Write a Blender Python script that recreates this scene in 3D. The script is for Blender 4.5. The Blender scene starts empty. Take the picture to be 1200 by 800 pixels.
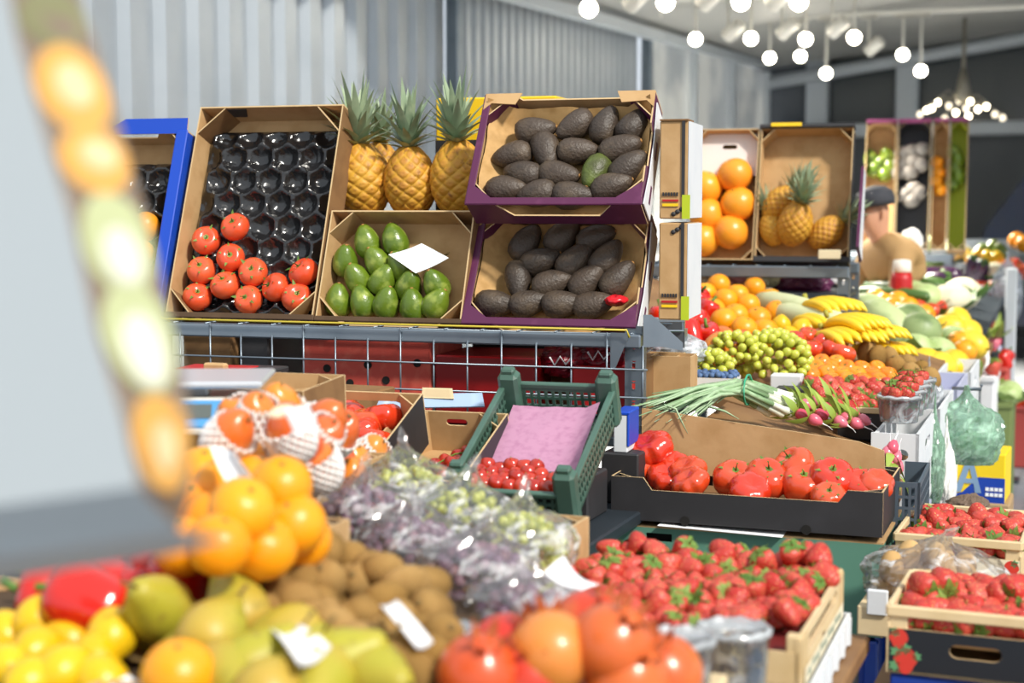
import bpy, math, random
from math import pi, sin, cos, sqrt, radians as R
from mathutils import Vector as V, Matrix, Euler, noise
from mathutils.geometry import tessellate_polygon
random.seed(7)
S = bpy.context.scene
COL = S.collection

# ------------------------------------------------------------- camera, sky, sun, exposure
F = 1800.0; YAW = R(21.25); PITCH = math.atan(160/1800); EYE = V((0, 0, 1.55))
cam = bpy.data.cameras.new('camera'); co = bpy.data.objects.new('camera', cam); COL.objects.link(co)
cam.sensor_width = 36; cam.lens = 36*F/1200; cam.clip_end = 200; cam.clip_start = .05
co.location = EYE; co.rotation_euler = (pi/2-PITCH, 0, YAW)
cam.dof.use_dof = True; cam.dof.focus_distance = 3.8; cam.dof.aperture_fstop = 2.8; cam.dof.aperture_blades = 0
S.camera = co
S.view_settings.view_transform = 'Standard'; S.view_settings.look = 'None'
S.view_settings.gamma = 1; S.view_settings.use_curve_mapping = False
S.view_settings.exposure = 0.5
S.cycles.max_bounces = 10; S.cycles.transparent_max_bounces = 24; S.cycles.caustics_reflective = False; S.cycles.caustics_refractive = False
S.cycles.use_denoising = True
W = bpy.data.worlds.new('sky'); S.world = W; W.use_nodes = True
wn = W.node_tree; wb = wn.nodes['Background']
sky = wn.nodes.new('ShaderNodeTexSky'); sky.sky_type = 'HOSEK_WILKIE'; sky.turbidity = 6; sky.ground_albedo = .4
sky.sun_direction = V((.66, -.42, .70)).normalized()
mx = wn.nodes.new('ShaderNodeMix'); mx.data_type = 'RGBA'; mx.inputs[0].default_value = .72
wn.links.new(sky.outputs[0], mx.inputs[6]); mx.inputs[7].default_value = (.86, .93, 1.0, 1)
wn.links.new(mx.outputs[2], wb.inputs[0]); wb.inputs[1].default_value = .85
sd = bpy.data.lights.new('sun', 'SUN'); sd.energy = 3.0; sd.angle = R(6); sd.color = (1, .95, .86)
so = bpy.data.objects.new('sun', sd); COL.objects.link(so); so.location = (3, -4, 6)
so.rotation_euler = V((.66, -.42, .70)).to_track_quat('Z', 'Y').to_euler()

# ------------------------------------------------------------- picture -> place helpers
fw = V((-sin(YAW)*cos(PITCH), cos(YAW)*cos(PITCH), -sin(PITCH))); rt = V((cos(YAW), sin(YAW), 0)); up = rt.cross(fw)
def ray(x, y): return fw + rt*((x-600)/F) + up*((400-y)/F)
def atD(x, y, d): return EYE + ray(x, y)*d
def atY(x, y, Y): r = ray(x, y); return EYE + r*(Y/r.y)
def atX(x, y, X): r = ray(x, y); return EYE + r*(X/r.x)
def atZ(x, y, Z): r = ray(x, y); return EYE + r*((Z-EYE.z)/r.z)
def atP(x, y, p, n): r = ray(x, y); return EYE + r*((p-EYE).dot(n)/r.dot(n))

# ------------------------------------------------------------- materials
def lin(h):
    h = h.lstrip('#'); o = []
    for i in (0, 2, 4):
        c = int(h[i:i+2], 16)/255; o.append(c/12.92 if c <= .04045 else ((c+.055)/1.055)**2.4)
    return (*o, 1)
MC = {}
def mat(name, col, rough=.5, var=None, spots=None, bump=None, metal=0, spec=.5, coat=0, trans=0, emit=0, sss=0, attr=None):
    """var: second colour chosen per object; spots: (scale, colour, lo, hi) noise patches; bump: (scale, strength); attr: (attribute, colour)"""
    if name in MC: return MC[name]
    m = bpy.data.materials.new(name); m.use_nodes = True; nt = m.node_tree; N = nt.nodes; L = nt.links
    b = N['Principled BSDF']; b.inputs['Roughness'].default_value = rough; b.inputs['Metallic'].default_value = metal
    b.inputs['Specular IOR Level'].default_value = spec; b.inputs['Coat Weight'].default_value = coat; b.inputs['Coat Roughness'].default_value = .15
    b.inputs['Transmission Weight'].default_value = trans
    c = N.new('ShaderNodeRGB'); c.outputs[0].default_value = lin(col); out = c.outputs[0]
    def mixin(fac, colr, prev):
        q = N.new('ShaderNodeMix'); q.data_type = 'RGBA'; L.new(fac, q.inputs[0]); L.new(prev, q.inputs[6]); q.inputs[7].default_value = lin(colr); return q.outputs[2]
    tc = N.new('ShaderNodeTexCoord')
    if var:
        oi = N.new('ShaderNodeObjectInfo'); out = mixin(oi.outputs['Random'], var, out)
    if attr:
        at = N.new('ShaderNodeAttribute'); at.attribute_name = attr[0]; out = mixin(at.outputs['Fac'], attr[1], out)
    for s in ([spots] if spots and not isinstance(spots, list) else spots or []):
        nz = N.new('ShaderNodeTexNoise'); nz.inputs['Scale'].default_value = s[0]; nz.inputs['Detail'].default_value = 4
        L.new(tc.outputs['Object'], nz.inputs['Vector'])
        mr = N.new('ShaderNodeMapRange'); mr.inputs[1].default_value = s[2]; mr.inputs[2].default_value = s[3]; L.new(nz.outputs[0], mr.inputs[0])
        out = mixin(mr.outputs[0], s[1], out)
    if bump:
        nz = N.new('ShaderNodeTexNoise'); nz.inputs['Scale'].default_value = bump[0]; nz.inputs['Detail'].default_value = 3
        L.new(tc.outputs['Object'], nz.inputs['Vector']); bp = N.new('ShaderNodeBump'); bp.inputs['Strength'].default_value = bump[1]; bp.inputs['Distance'].default_value = .003
        L.new(nz.outputs[0], bp.inputs['Height']); L.new(bp.outputs[0], b.inputs['Normal'])
    L.new(out, b.inputs['Base Color'])
    if sss: b.inputs['Subsurface Weight'].default_value = sss; b.inputs['Subsurface Radius'].default_value = (.01, .004, .002)
    if emit: L.new(out, b.inputs['Emission Color']); b.inputs['Emission Strength'].default_value = emit
    MC[name] = m; return m
def seed_mat(name, col, var, seedcol, scale):
    m = mat(name, col, .42, var, spec=.5, spots=(9, '#a3261e', .55, .8)); nt = m.node_tree; N = nt.nodes; L = nt.links; b = N['Principled BSDF']
    tc = N.new('ShaderNodeTexCoord'); vo = N.new('ShaderNodeTexVoronoi'); vo.inputs['Scale'].default_value = scale; L.new(tc.outputs['Object'], vo.inputs['Vector'])
    mr = N.new('ShaderNodeMapRange'); mr.inputs[1].default_value = .16; mr.inputs[2].default_value = .26; mr.inputs[3].default_value = .75; mr.inputs[4].default_value = 0; L.new(vo.outputs[0], mr.inputs[0])
    prev = b.inputs['Base Color'].links[0].from_socket
    q = N.new('ShaderNodeMix'); q.data_type = 'RGBA'; L.new(mr.outputs[0], q.inputs[0]); L.new(prev, q.inputs[6]); q.inputs[7].default_value = lin(seedcol); L.new(q.outputs[2], b.inputs['Base Color'])
    bp = N.new('ShaderNodeBump'); bp.inputs['Strength'].default_value = .6; bp.inputs['Distance'].default_value = .002; L.new(vo.outputs[0], bp.inputs['Height']); L.new(bp.outputs[0], b.inputs['Normal'])
    return m
def film_mat(name, tint='#ffffff', haze=.04, gloss=.17):
    m = bpy.data.materials.new(name); m.use_nodes = True; nt = m.node_tree; N = nt.nodes; L = nt.links
    N.remove(N['Principled BSDF']); out = N['Material Output']
    tr = N.new('ShaderNodeBsdfTransparent'); tr.inputs[0].default_value = lin(tint)
    gl = N.new('ShaderNodeBsdfGlossy'); gl.inputs['Roughness'].default_value = .13; df = N.new('ShaderNodeBsdfDiffuse'); df.inputs[0].default_value = lin(tint)
    lw = N.new('ShaderNodeLayerWeight'); lw.inputs[0].default_value = .35
    mr = N.new('ShaderNodeMapRange'); mr.inputs[3].default_value = gloss*.6; mr.inputs[4].default_value = min(1, gloss*4); L.new(lw.outputs['Fresnel'], mr.inputs[0])
    tc = N.new('ShaderNodeTexCoord'); nz_ = N.new('ShaderNodeTexNoise'); nz_.inputs['Scale'].default_value = 22; nz_.inputs['Detail'].default_value = 5; nz_.inputs['Distortion'].default_value = 1.2; L.new(tc.outputs['Object'], nz_.inputs['Vector'])
    hz = N.new('ShaderNodeMapRange'); hz.inputs[1].default_value = .52; hz.inputs[2].default_value = .68; hz.inputs[3].default_value = haze; hz.inputs[4].default_value = min(.9, haze*3+.42); L.new(nz_.outputs[0], hz.inputs[0])  # noise whitens the film's creases and paints in its white sheen
    m1 = N.new('ShaderNodeMixShader'); L.new(hz.outputs[0], m1.inputs[0]); L.new(tr.outputs[0], m1.inputs[1]); L.new(df.outputs[0], m1.inputs[2])
    m2 = N.new('ShaderNodeMixShader'); L.new(mr.outputs[0], m2.inputs[0]); L.new(m1.outputs[0], m2.inputs[1]); L.new(gl.outputs[0], m2.inputs[2])
    L.new(m2.outputs[0], out.inputs[0]); MC[name] = m; return m
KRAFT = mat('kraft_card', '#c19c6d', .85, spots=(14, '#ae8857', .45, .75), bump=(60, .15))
KRAFTD = mat('shaded_brown_card', '#8a6740', .85, spots=(12, '#775634', .45, .7))  # darker brown card stock
EDGE = mat('card_edge', '#cdb083', .9)
WHITE = mat('white_card', '#dcdfe2', .6, spots=(5, '#cdd2d8', .5, .8))
PAPER = mat('white_paper', '#f2f3f4', .7)
BLACKC = mat('black_card', '#2c2b2d', .55, spots=(10, '#343336', .5, .8))
GREENC = mat('green_card', '#578673', .6, spots=(6, '#507d6a', .5, .8))
BLUEC = mat('blue_card', '#1246b8', .45)
PURPLE = mat('purple_card', '#571f45', .4, spots=(20, '#6a3357', .55, .8))
REDC = mat('red_card', '#b3181c', .45)
CORAL = mat('coral_card', '#c2493c', .7, spots=(25, '#cf6a55', .5, .8))
STEEL = mat('grey_steel', '#87929c', .38, metal=.75, spots=(8, '#76818b', .5, .8))
STEELD = mat('dark_steel', '#3f4850', .45, metal=.6)
ZINC = mat('zinc_sheet', '#b3bac0', .38, metal=.45, spots=(2.2, '#a5adb4', .4, .75))
PINE = mat('pine_wood', '#dcc59b', .6, spots=(7, '#c9ac7a', .45, .75), bump=(40, .2))
WOOD = mat('brown_wood', '#8d6a44', .7, spots=(7, '#745233', .45, .75))
PULP = mat('black_plastic_tray', '#1b1a1b', .17, spec=.8, spots=(30, '#2b2928', .5, .8), bump=(45, .5))
GPLAS = mat('green_plastic', '#456356', .4, spots=(9, '#54766a', .5, .8))
PINK = mat('pink_tissue', '#ba88a4', .8, spots=(60, '#ac7896', .45, .7))
LEAF = mat('leaf_green', '#5f8a2f', .5, var='#3f6b22')
CALYX = mat('calyx_green', '#6f8a33', .6, var='#547329')
STEM = mat('woody_stem', '#7a6236', .8)
FILM = film_mat('clear_film'); NETW = mat('white_foam', '#f2efec', .6)
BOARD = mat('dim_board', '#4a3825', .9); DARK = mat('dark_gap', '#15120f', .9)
LAMPW = mat('white_enamel', '#e6e2d8', .4)

# ------------------------------------------------------------- mesh building
class G:
    def __init__(s): s.v = []; s.f = []; s.mi = []; s.at = []
    def add(s, v, f, mi=0, M=None):
        o = len(s.v); s.v += [(M @ V(p)) if M else V(p) for p in v]; s.f += [tuple(i+o for i in q) for q in f]
        s.mi += mi if isinstance(mi, list) else [mi]*len(f); return s
    def box(s, c, d, mi=0, M=None):
        x, y, z = c; a, b, e = d[0]/2, d[1]/2, d[2]/2
        v = [(x+i*a, y+j*b, z+k*e) for i in (-1, 1) for j in (-1, 1) for k in (-1, 1)]
        return s.add(v, [(0, 1, 3, 2), (4, 6, 7, 5), (0, 4, 5, 1), (2, 3, 7, 6), (0, 2, 6, 4), (1, 5, 7, 3)], mi, M)
    def rbox(s, c, d, r, mi=0, M=None):        # box with bevelled edges
        x, y, z = c; h = [q/2 for q in d]; v = []; f = []
        idx = {}
        for i in (-1, 1):
            for j in (-1, 1):
                for k in (-1, 1):
                    for ax in range(3):
                        p = [i*h[0], j*h[1], k*h[2]]
                        for q in range(3):
                            if q != ax: p[q] -= (i, j, k)[q]*r
                        idx[(i, j, k, ax)] = len(v); v.append((x+p[0], y+p[1], z+p[2]))
        sg = (-1, 1)
        for i in sg: f.append(tuple(idx[(i, j, k, 0)] for j, k in ((-1, -1), (1, -1), (1, 1), (-1, 1))[::i]))
        for j in sg: f.append(tuple(idx[(i, j, k, 1)] for i, k in ((-1, -1), (-1, 1), (1, 1), (1, -1))[::j]))
        for k in sg: f.append(tuple(idx[(i, j, k, 2)] for i, j in ((-1, -1), (1, -1), (1, 1), (-1, 1))[::k]))
        for i in sg:
            for j in sg: f.append((idx[(i, j, -1, 0)], idx[(i, j, -1, 1)], idx[(i, j, 1, 1)], idx[(i, j, 1, 0)]))
            for k in sg: f.append((idx[(i, -1, k, 0)], idx[(i, 1, k, 0)], idx[(i, 1, k, 2)], idx[(i, -1, k, 2)]))
        for j in sg:
            for k in sg: f.append((idx[(-1, j, k, 1)], idx[(1, j, k, 1)], idx[(1, j, k, 2)], idx[(-1, j, k, 2)]))
        for i in sg:
            for j in sg:
                for k in sg: f.append(tuple(idx[(i, j, k, a)] for a in range(3)))
        return s.add(v, f, mi, M)
    def tube(s, pts, r, n=6, mi=0, M=None, cap=True):
        pts = [V(p) for p in pts]; v = []; f = []; rr = r if isinstance(r, list) else [r]*len(pts)
        for i, p in enumerate(pts):
            t = (pts[min(i+1, len(pts)-1)]-pts[max(i-1, 0)]).normalized()
            a = t.cross(V((0, 0, 1)) if abs(t.z) < .9 else V((1, 0, 0))).normalized(); b = t.cross(a)
            v += [p+(a*cos(2*pi*k/n)+b*sin(2*pi*k/n))*rr[i] for k in range(n)]
        for i in range(len(pts)-1):
            for k in range(n): f.append((i*n+k, i*n+(k+1) % n, (i+1)*n+(k+1) % n, (i+1)*n+k))
        if cap: f += [tuple(range(n))[::-1], tuple((len(pts)-1)*n+k for k in range(n))]
        return s.add(v, f, mi, M)
    def lathe(s, prof, n=20, fn=None, mi=0, M=None):
        v = []; f = []; m = len(prof)
        for i, (r, z) in enumerate(prof):
            for k in range(n):
                t = 2*pi*k/n; q = fn(t, i/(m-1), r, z) if fn else (r, z)
                v.append((q[0]*cos(t), q[0]*sin(t), q[1]) if len(q) == 2 else q)
        for i in range(m-1):
            for k in range(n): f.append((i*n+k, i*n+(k+1) % n, (i+1)*n+(k+1) % n, (i+1)*n+k))
        f += [tuple(range(n))[::-1], tuple((m-1)*n+k for k in range(n))]
        return s.add(v, f, mi, M)
    def panel(s, outer, holes, O, u, w, t, mo=0, mi=1, me=2):
        loops = [outer]+list(holes); pts = [p for l in loops for p in l]; n = u.cross(w).normalized()
        tris = tessellate_polygon([[V((p[0], p[1], 0)) for p in l] for l in loops]); k = len(pts); fs = []; ms = []
        for a, b, c in tris:
            ar = (pts[b][0]-pts[a][0])*(pts[c][1]-pts[a][1])-(pts[b][1]-pts[a][1])*(pts[c][0]-pts[a][0])
            if ar < 0: b, c = c, b
            fs += [(a, b, c), (a+k, c+k, b+k)]; ms += [mo, mi]
        o = 0
        for l in loops:
            for i in range(len(l)): j = (i+1) % len(l); fs.append((o+j, o+i, o+i+k, o+j+k)); ms.append(me)
            o += len(l)
        P = [O+u*p[0]+w*p[1] for p in pts]
        return s.add(P+[p-n*t for p in P], fs, ms)
    def mesh(s, name, mats, smooth=True, attr=None):
        me = bpy.data.meshes.new(name); me.from_pydata([tuple(p) for p in s.v], [], s.f)
        for m in (mats if isinstance(mats, (list, tuple)) else [mats]): me.materials.append(m)
        me.polygons.foreach_set('material_index', s.mi)
        if smooth: me.polygons.foreach_set('use_smooth', [True]*len(s.f))
        if attr: a = me.attributes.new(attr[0], 'FLOAT', 'POINT'); a.data.foreach_set('value', attr[1])
        me.update(); return me
def ob(name, me, parent=None, M=None):
    o = bpy.data.objects.new(name, me); COL.objects.link(o); o.parent = parent
    if M is not None: o.matrix_local = M
    return o
def T(x=0, y=0, z=0, rx=0, ry=0, rz=0, s=1):
    s = s if isinstance(s, (tuple, list)) else (s, s, s)
    return Matrix.LocRotScale(V((x, y, z)), Euler((rx, ry, rz)), V(s))
def tag(o, label, cat, group=None):
    for a in ((' from the back', ' from back'), (' from the front', ' from front'), (' in the ', ' in '), (' of the ', ' of '), (' on the ', ' on '), (' at the ', ' at '), (' the ', ' ')):
        if len(label.split()) > 16: label = label.replace(*a)
    o['label'] = label; o['category'] = cat
    if group: o['group'] = group
    return o
def thing(name, label, cat, M=None, group=None):
    o = bpy.data.objects.new(name, None); o.empty_display_size = .05; COL.objects.link(o)
    if M is not None: o.matrix_world = M
    return tag(o, label, cat, group)
def struct(name, g, m, smooth=False, M=None):
    o = ob(name, g.mesh(name, m, smooth), M=M); o['kind'] = 'structure'; return o
def part(name, g, m, parent, smooth=False, M=None): return ob(name, g.mesh(name, m, smooth), parent, M)
ORD = ['leftmost', *[q+' from left' for q in 'second third fourth fifth sixth seventh eighth ninth tenth eleventh twelfth thirteenth fourteenth fifteenth'.split()]]
def onl(i, n): return 'alone' if n == 1 else 'rightmost' if i == n-1 else ORD[i] if i < 15 else 'far right'
ROWN = ['first', 'second', 'third', 'fourth', 'fifth', 'sixth', 'seventh', 'eighth', 'ninth', 'tenth', 'eleventh', 'twelfth', 'thirteenth', 'fourteenth', 'fifteenth', 'sixteenth', 'seventeenth', 'eighteenth', 'nineteenth', 'twentieth']
def nz(p, s, seed=0): return noise.noise(V(p)*s+V((seed*7.1, seed*3.3, seed*1.7)))

# ------------------------------------------------------------- produce kinds
def prof_ell(a, b, n=12, pw=1.0):  # half-profile of a solid, z from -b to b
    return [(a*max(.02, sin(pi*i/n))**pw, -b*cos(pi*i/n)) for i in range(n+1)]
def leaves(n, L, w, droop, seed, mi=0, z=0.0, curl=.4, r0=.002):
    g = G(); rnd = random.Random(seed)
    for k in range(n):
        t = 2*pi*k/n+rnd.uniform(-.25, .25); l = L*rnd.uniform(.75, 1.1); v = []; f = []; m = 5
        for i in range(m+1):
            u = i/m; rr = r0+l*u; zz = z+droop*l*u*u+rnd.uniform(0, .1)*l*u*curl; ww = w*(sin(pi*(.18+.82*u)))*.5+.0002
            for j in (-1, 0, 1): v.append((rr*cos(t)-j*ww*sin(t), rr*sin(t)+j*ww*cos(t), zz+(.25*ww if j else 0)))
        for i in range(m):
            for j in (0, 1): f.append((i*3+j, i*3+j+1, i*3+j+4, i*3+j+3))
        g.add(v, f, mi)
    return g
K = {}
def kind(name, cat, variants): K[name] = (cat, variants)   # variants: list of (body mesh, [(part name, mesh)])
def tom_mesh(nm, a, b, lobes, amp, seed, m, lop=.0):
    rnd = random.Random(seed); ph = [rnd.uniform(0, 6.3) for _ in range(4)]
    prof = [(a*max(.02, sin(pi*i/16))**.8, -b*cos(pi*i/16)) for i in range(17)]
    def fn(t, u, r, z):
        w = max(0, (u-.25))/.75; q = amp*abs(sin(lobes*t/2+ph[0]))**.7*(.35+w) - amp*.6+lop*sin(t+ph[1])+lop*.5*sin(2*t+ph[2])
        zz = z-(b*.34*math.exp(-(r/(a*.34))**2) if z > 0 else -b*.12*math.exp(-(r/(a*.3))**2)); return (r*(1+q), zz)
    return G().lathe(prof, 36, fn).mesh(nm, m)
TOM = mat('tomato_skin', '#dd4a26', .25, var='#e35f35', spec=.5, coat=.25, sss=.06, spots=(14, '#e5703f', .5, .85))
BEEF = mat('beef_tomato_skin', '#d02f17', .18, var='#da5226', spec=.6, coat=.5, sss=.06, spots=(10, '#e04c26', .5, .85))
def calyx(z, L, seed):
    g = leaves(5, L, .009, .12, seed, 0, z, 1.2); g.tube([(0, 0, z-.004), (.002, .001, z+.007), (.006, .002, z+.014)], [.0018, .0016, .002], 5); return g.mesh('calyx', CALYX)
kind('tomato', 'tomato', [(tom_mesh('tomato', .037, .030, 5, .03, s, TOM, .02), [('calyx', calyx(.0215, .032, s))]) for s in (1, 2, 3)])
kind('beef_tomato', 'tomato', [(tom_mesh('beef_tomato', .043, .033, 7, .09, s, BEEF, .05), [('calyx', calyx(.0235, .03, s))]) for s in (1, 2, 3)])
kind('ribbed_tomato', 'tomato', [(tom_mesh('ribbed_tomato', .05, .034, 6+s, .2, s, BEEF, .12), []) for s in (1, 2)])
CHER = mat('cherry_tomato_skin', '#a01a0f', .15, var='#c43a1e', spec=.6, coat=.4)
kind('cherry_tomato', 'tomato', [(tom_mesh('cherry_tomato', .0145, .0145, 4, .0, 1, CHER), [('calyx', leaves(5, .009, .003, .3, 4, 0, .0105).mesh('calyx', CALYX))]), (tom_mesh('cherry_tomato', .0145, .0135, 4, .0, 2, CHER), [])])
def citrus(nm, a, b, m, nip=0, seed=1):
    def fn(t, u, r, z):
        e = 1+.02*nz((cos(t), sin(t), z*30), 1.2, seed); zz = z
        if nip: zz = z+(nip if z > 0 else -nip*.6)*math.exp(-(r/(a*.35))**2)
        else: zz = z-(b*.06*math.exp(-(r/(a*.22))**2) if z > 0 else 0)
        return (r*e, zz)
    return G().lathe(prof_ell(a, b, 16, .95), 30, fn).mesh(nm, m)
def scar(z): return G().lathe([(.0005, z-.0005), (.0045, z), (.004, z+.0012), (.0005, z+.0016)], 9).mesh('stem_scar', mat('stem_scar', '#5f6a2a', .8))
ORM = mat('orange_peel', '#f2920a', .33, var='#f6a618', spec=.5, bump=(260, .22), spots=(9, '#f7ad22', .5, .85), sss=.04)
kind('orange', 'orange', [(citrus('orange', .041, .039, ORM, 0, s), [('stem_scar', scar(.0362))]) for s in (1, 2)])
PGM = mat('pink_grapefruit_peel', '#f3a628', .3, var='#f19a2a', bump=(220, .2), spots=(6, '#e8743a', .58, .82))
kind('grapefruit', 'grapefruit', [(citrus('grapefruit', .052, .049, PGM, 0, s), [('stem_scar', scar(.0455))]) for s in (1, 2)])
PER = mat('persimmon_skin', '#f2940f', .25, var='#ee7e12', coat=.3)
kind('persimmon', 'persimmon', [(tom_mesh('persimmon', .04, .03, 4, .03, 3, PER), [('calyx', leaves(4, .022, .018, .2, 3, 0, .021).mesh('calyx', CALYX))])])
LEM = mat('lemon_peel', '#dfb00c', .32, var='#e6bf1c', bump=(240, .2), sss=.04)
kind('lemon', 'lemon', [(citrus('lemon', .031, .036, LEM, .005, s), [('stem_scar', G().lathe([(.0005, -.0400), (.004, -.0390), (.003, -.0375), (.0005, -.0375)], 8).mesh('stem_scar', STEM))]) for s in (1, 2)])
KIW = mat('kiwi_skin', '#94713a', .85, var='#b08d58', bump=(420, .7), spots=(14, '#7c5e30', .45, .75), spec=.2)
kind('kiwi', 'kiwi', [(G().lathe(prof_ell(.0255, .032, 14, .85), 24, lambda t, u, r, z, s=s: (r*(1+.05*sin(2*t+s)), z)).mesh('kiwi', KIW), [('stem_scar', G().lathe([(.0005, .0305), (.005, .0318), (.004, .0335), (.0005, .0338)], 8).mesh('stem_scar', STEM))]) for s in (1, 2)])
PEA = mat('pear_skin', '#b2ab35', .45, var='#a8a030', spots=[(5, '#c39a45', .42, .72), (60, '#8d7c30', .6, .75)])
pp = [(.0015, -.045), (.012, -.046), (.024, -.042), (.033, -.03), (.0355, -.015), (.034, 0), (.029, .014), (.022, .027), (.0165, .038), (.012, .046), (.007, .05), (.001, .0505)]
kind('pear', 'pear', [(G().lathe(pp, 24, lambda t, u, r, z, s=s: (r*(1+.04*sin(t+s)+.03*nz((cos(t), sin(t), z*30), 1, s)), z)).mesh('pear', PEA), [('stem', G().tube([(0, 0, .048), (.002, 0, .06), (.007, .001, .072)], [.0022, .0018, .0025], 6).mesh('stem', STEM))]) for s in (1, 2, 3)])
def avo(nm, m, s, a=.031, b=.048):
    pr = [(.0015, -.043), (.012, -.0435), (.023, -.039), (.0305, -.027), (.0325, -.012), (.031, .003), (.027, .018), (.021, .031), (.0145, .041), (.008, .047), (.0015, .0485)]
    pr = [(r*a/.0325, z*b/.048) for r, z in pr]
    return G().lathe(pr, 26, lambda t, u, r, z: (r*(1+.05*nz((cos(t), sin(t), z*40), 1.1, s)), z+.1*r*sin(t+s))).mesh(nm, m)
AVD = mat('dark_avocado_skin', '#3d332b', .5, var='#4d4035', spots=[(18, '#655543', .5, .78), (40, '#322a24', .55, .75)], bump=(150, 1.0), spec=.5)
AVG = mat('green_avocado_skin', '#697f22', .3, var='#577019', spots=[(30, '#a3b052', .52, .75)], bump=(160, .35), coat=.25)
nub = lambda z: G().lathe([(.0005, z-.001), (.0042, z), (.0045, z+.002), (.0005, z+.0032)], 8).mesh('stem_nub', mat('stem_nub', '#a5773f', .8))
kind('avocado', 'avocado', [(avo('avocado', AVD, s), [('stem_nub', nub(.047))]) for s in (1, 2, 3)])
kind('green_avocado', 'avocado', [(avo('green_avocado', AVG, s, .033, .043), [('stem_nub', nub(.042))]) for s in (4, 5, 6)])
MOTTLE = mat('turning_avocado_skin', '#5d6a2c', .45, spots=[(14, '#3c3a26', .45, .7)], bump=(150, .8))
kind('turning_avocado', 'avocado', [(avo('turning_avocado', MOTTLE, 2), [('stem_nub', nub(.047))])])
STR = seed_mat('strawberry_skin', '#b92f27', '#cb4f40', '#e0b26b', 210)
def berry(s):
    rnd = random.Random(s); pr = [(.001, -.025), (.006, -.0235), (.0115, -.017), (.0155, -.008), (.018, .001), (.0185, .008), (.0165, .0135), (.011, .0165), (.003, .0165), (.0005, .016)]
    return G().lathe(pr, 20, lambda t, u, r, z: (r*(1+.09*sin(2*t+s)+.07*nz((cos(t), sin(t), z*60), 1, s)), z)).mesh('strawberry', STR)
def bcal(s):
    g = leaves(8, .0175, .0085, -.22, s, 0, .017, 1.0); g.tube([(0, 0, .016), (.001, .001, .024), (.004, .002, .03)], .0011, 5); return g.mesh('calyx', mat('berry_leaf', '#7c9440', .6, var='#567a2a'))
kind('strawberry', 'strawberry', [(berry(s), [('calyx', bcal(s))]) for s in range(1, 6)])
POM = mat('pomegranate_rind', '#c9271c', .3, var='#d9742f', spots=[(7, '#dd8a3c', .52, .8)], coat=.3)
def crownp(): return leaves(6, .016, .012, 1.3, 2, 0, .044, .3, .009)
kind('pomegranate', 'pomegranate', [(citrus('pomegranate', .048, .046, POM, .004, s), [('crown', crownp().mesh('crown', mat('pome_crown', '#a8552a', .7)))]) for s in (1, 2)])
MAN = mat('mango_skin', '#d4582a', .3, var='#e08f2a', spots=[(8, '#e6a32c', .5, .75)], coat=.3)
PONI = mat('dark_round_skin', '#8f877f', .5, var='#a89f96'); kind('round_fruit', 'fruit', [(citrus('round_fruit', .034, .03, PONI, 0, 1), [])])
TAN_ = mat('tan_pomegranate_rind', '#dd8438', .35, var='#e08a3e', spots=[(7, '#e59a4a', .5, .8)], coat=.25); kind('tan_pomegranate', 'pomegranate', [(citrus('tan_pomegranate', .048, .046, TAN_, .004, 3), [('crown', crownp().mesh('crown', MC['pome_crown']))])])
kind('mango', 'mango', [(G().lathe(prof_ell(.04, .055, 14, .9), 26, lambda t, u, r, z: (r*(1+.05*sin(t)), z+.006*sin(t))).mesh('mango', MAN), [('stem_scar', G().lathe([(.0005, .053), (.005, .0545), (.004, .057), (.0005, .0575)], 8).mesh('stem_scar', STEM))])])
PEP = mat('red_pepper_skin', '#c41a12', .14, var='#d32414', coat=.6)
def peppm(s):
    pr = [(.002, -.05), (.016, -.051), (.027, -.045), (.033, -.028), (.036, -.005), (.039, .018), (.037, .034), (.027, .044), (.012, .041), (.001, .038)]
    return G().lathe(pr, 30, lambda t, u, r, z: (r*(1+.12*abs(sin(1.5*t+s))-.05), z)).mesh('bell_pepper', PEP)
kind('bell_pepper', 'pepper', [(peppm(s), [('stem', G().tube([(0, 0, .036), (.001, 0, .05), (.008, .002, .066)], [.008, .0045, .005], 8).mesh('stem', LEAF))]) for s in (1, 2)])
GRG = mat('green_grape_skin', '#cdd058', .25, var='#bcc24a', sss=.15, coat=.2)
GRP = mat('purple_grape_skin', '#77566f', .4, var='#8d6672', spots=(20, '#a59cb5', .45, .75))
BLUB = mat('blueberry_skin', '#3d5680', .6, var='#5877a3')
gr_g = G().lathe(prof_ell(.0095, .0115, 8, .95), 12).mesh('grape', GRG); gr_p = G().lathe(prof_ell(.0105, .0125, 8, .95), 12).mesh('grape', GRP)
blu = G().lathe(prof_ell(.008, .007, 8, .95), 10).mesh('blueberry', BLUB); kind('blueberry', 'blueberry', [(blu, [])])
RAD = mat('radish_skin', '#d23a58', .3, var='#e37a8c', coat=.2)
kind('radish', 'radish', [(G().lathe([(.001, -.02), (.006, -.017), (.012, -.008), (.0145, .002), (.013, .01), (.007, .0155), (.001, .017)], 14).mesh('radish', RAD), [('root_tip', G().tube([(0, 0, -.016), (.001, 0, -.024), (.004, .002, -.036), (.009, .001, -.046)], [.004, .0016, .0008, .0005], 6).mesh('root_tip', PAPER)), ('leaf_stalk', leaves(4, .05, .02, 1.0, 3, 0, .015, .5).mesh('leaf_stalk', mat('radish_leaf', '#a3b552', .5, var='#86a03e')))])])
PIN = mat('pineapple_skin', '#b07436', .55, var='#cc9030', attr=('eye', '#d29f30'), spots=[(9, '#d8a83a', .5, .75), (70, '#8f5a22', .55, .75)])
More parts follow.
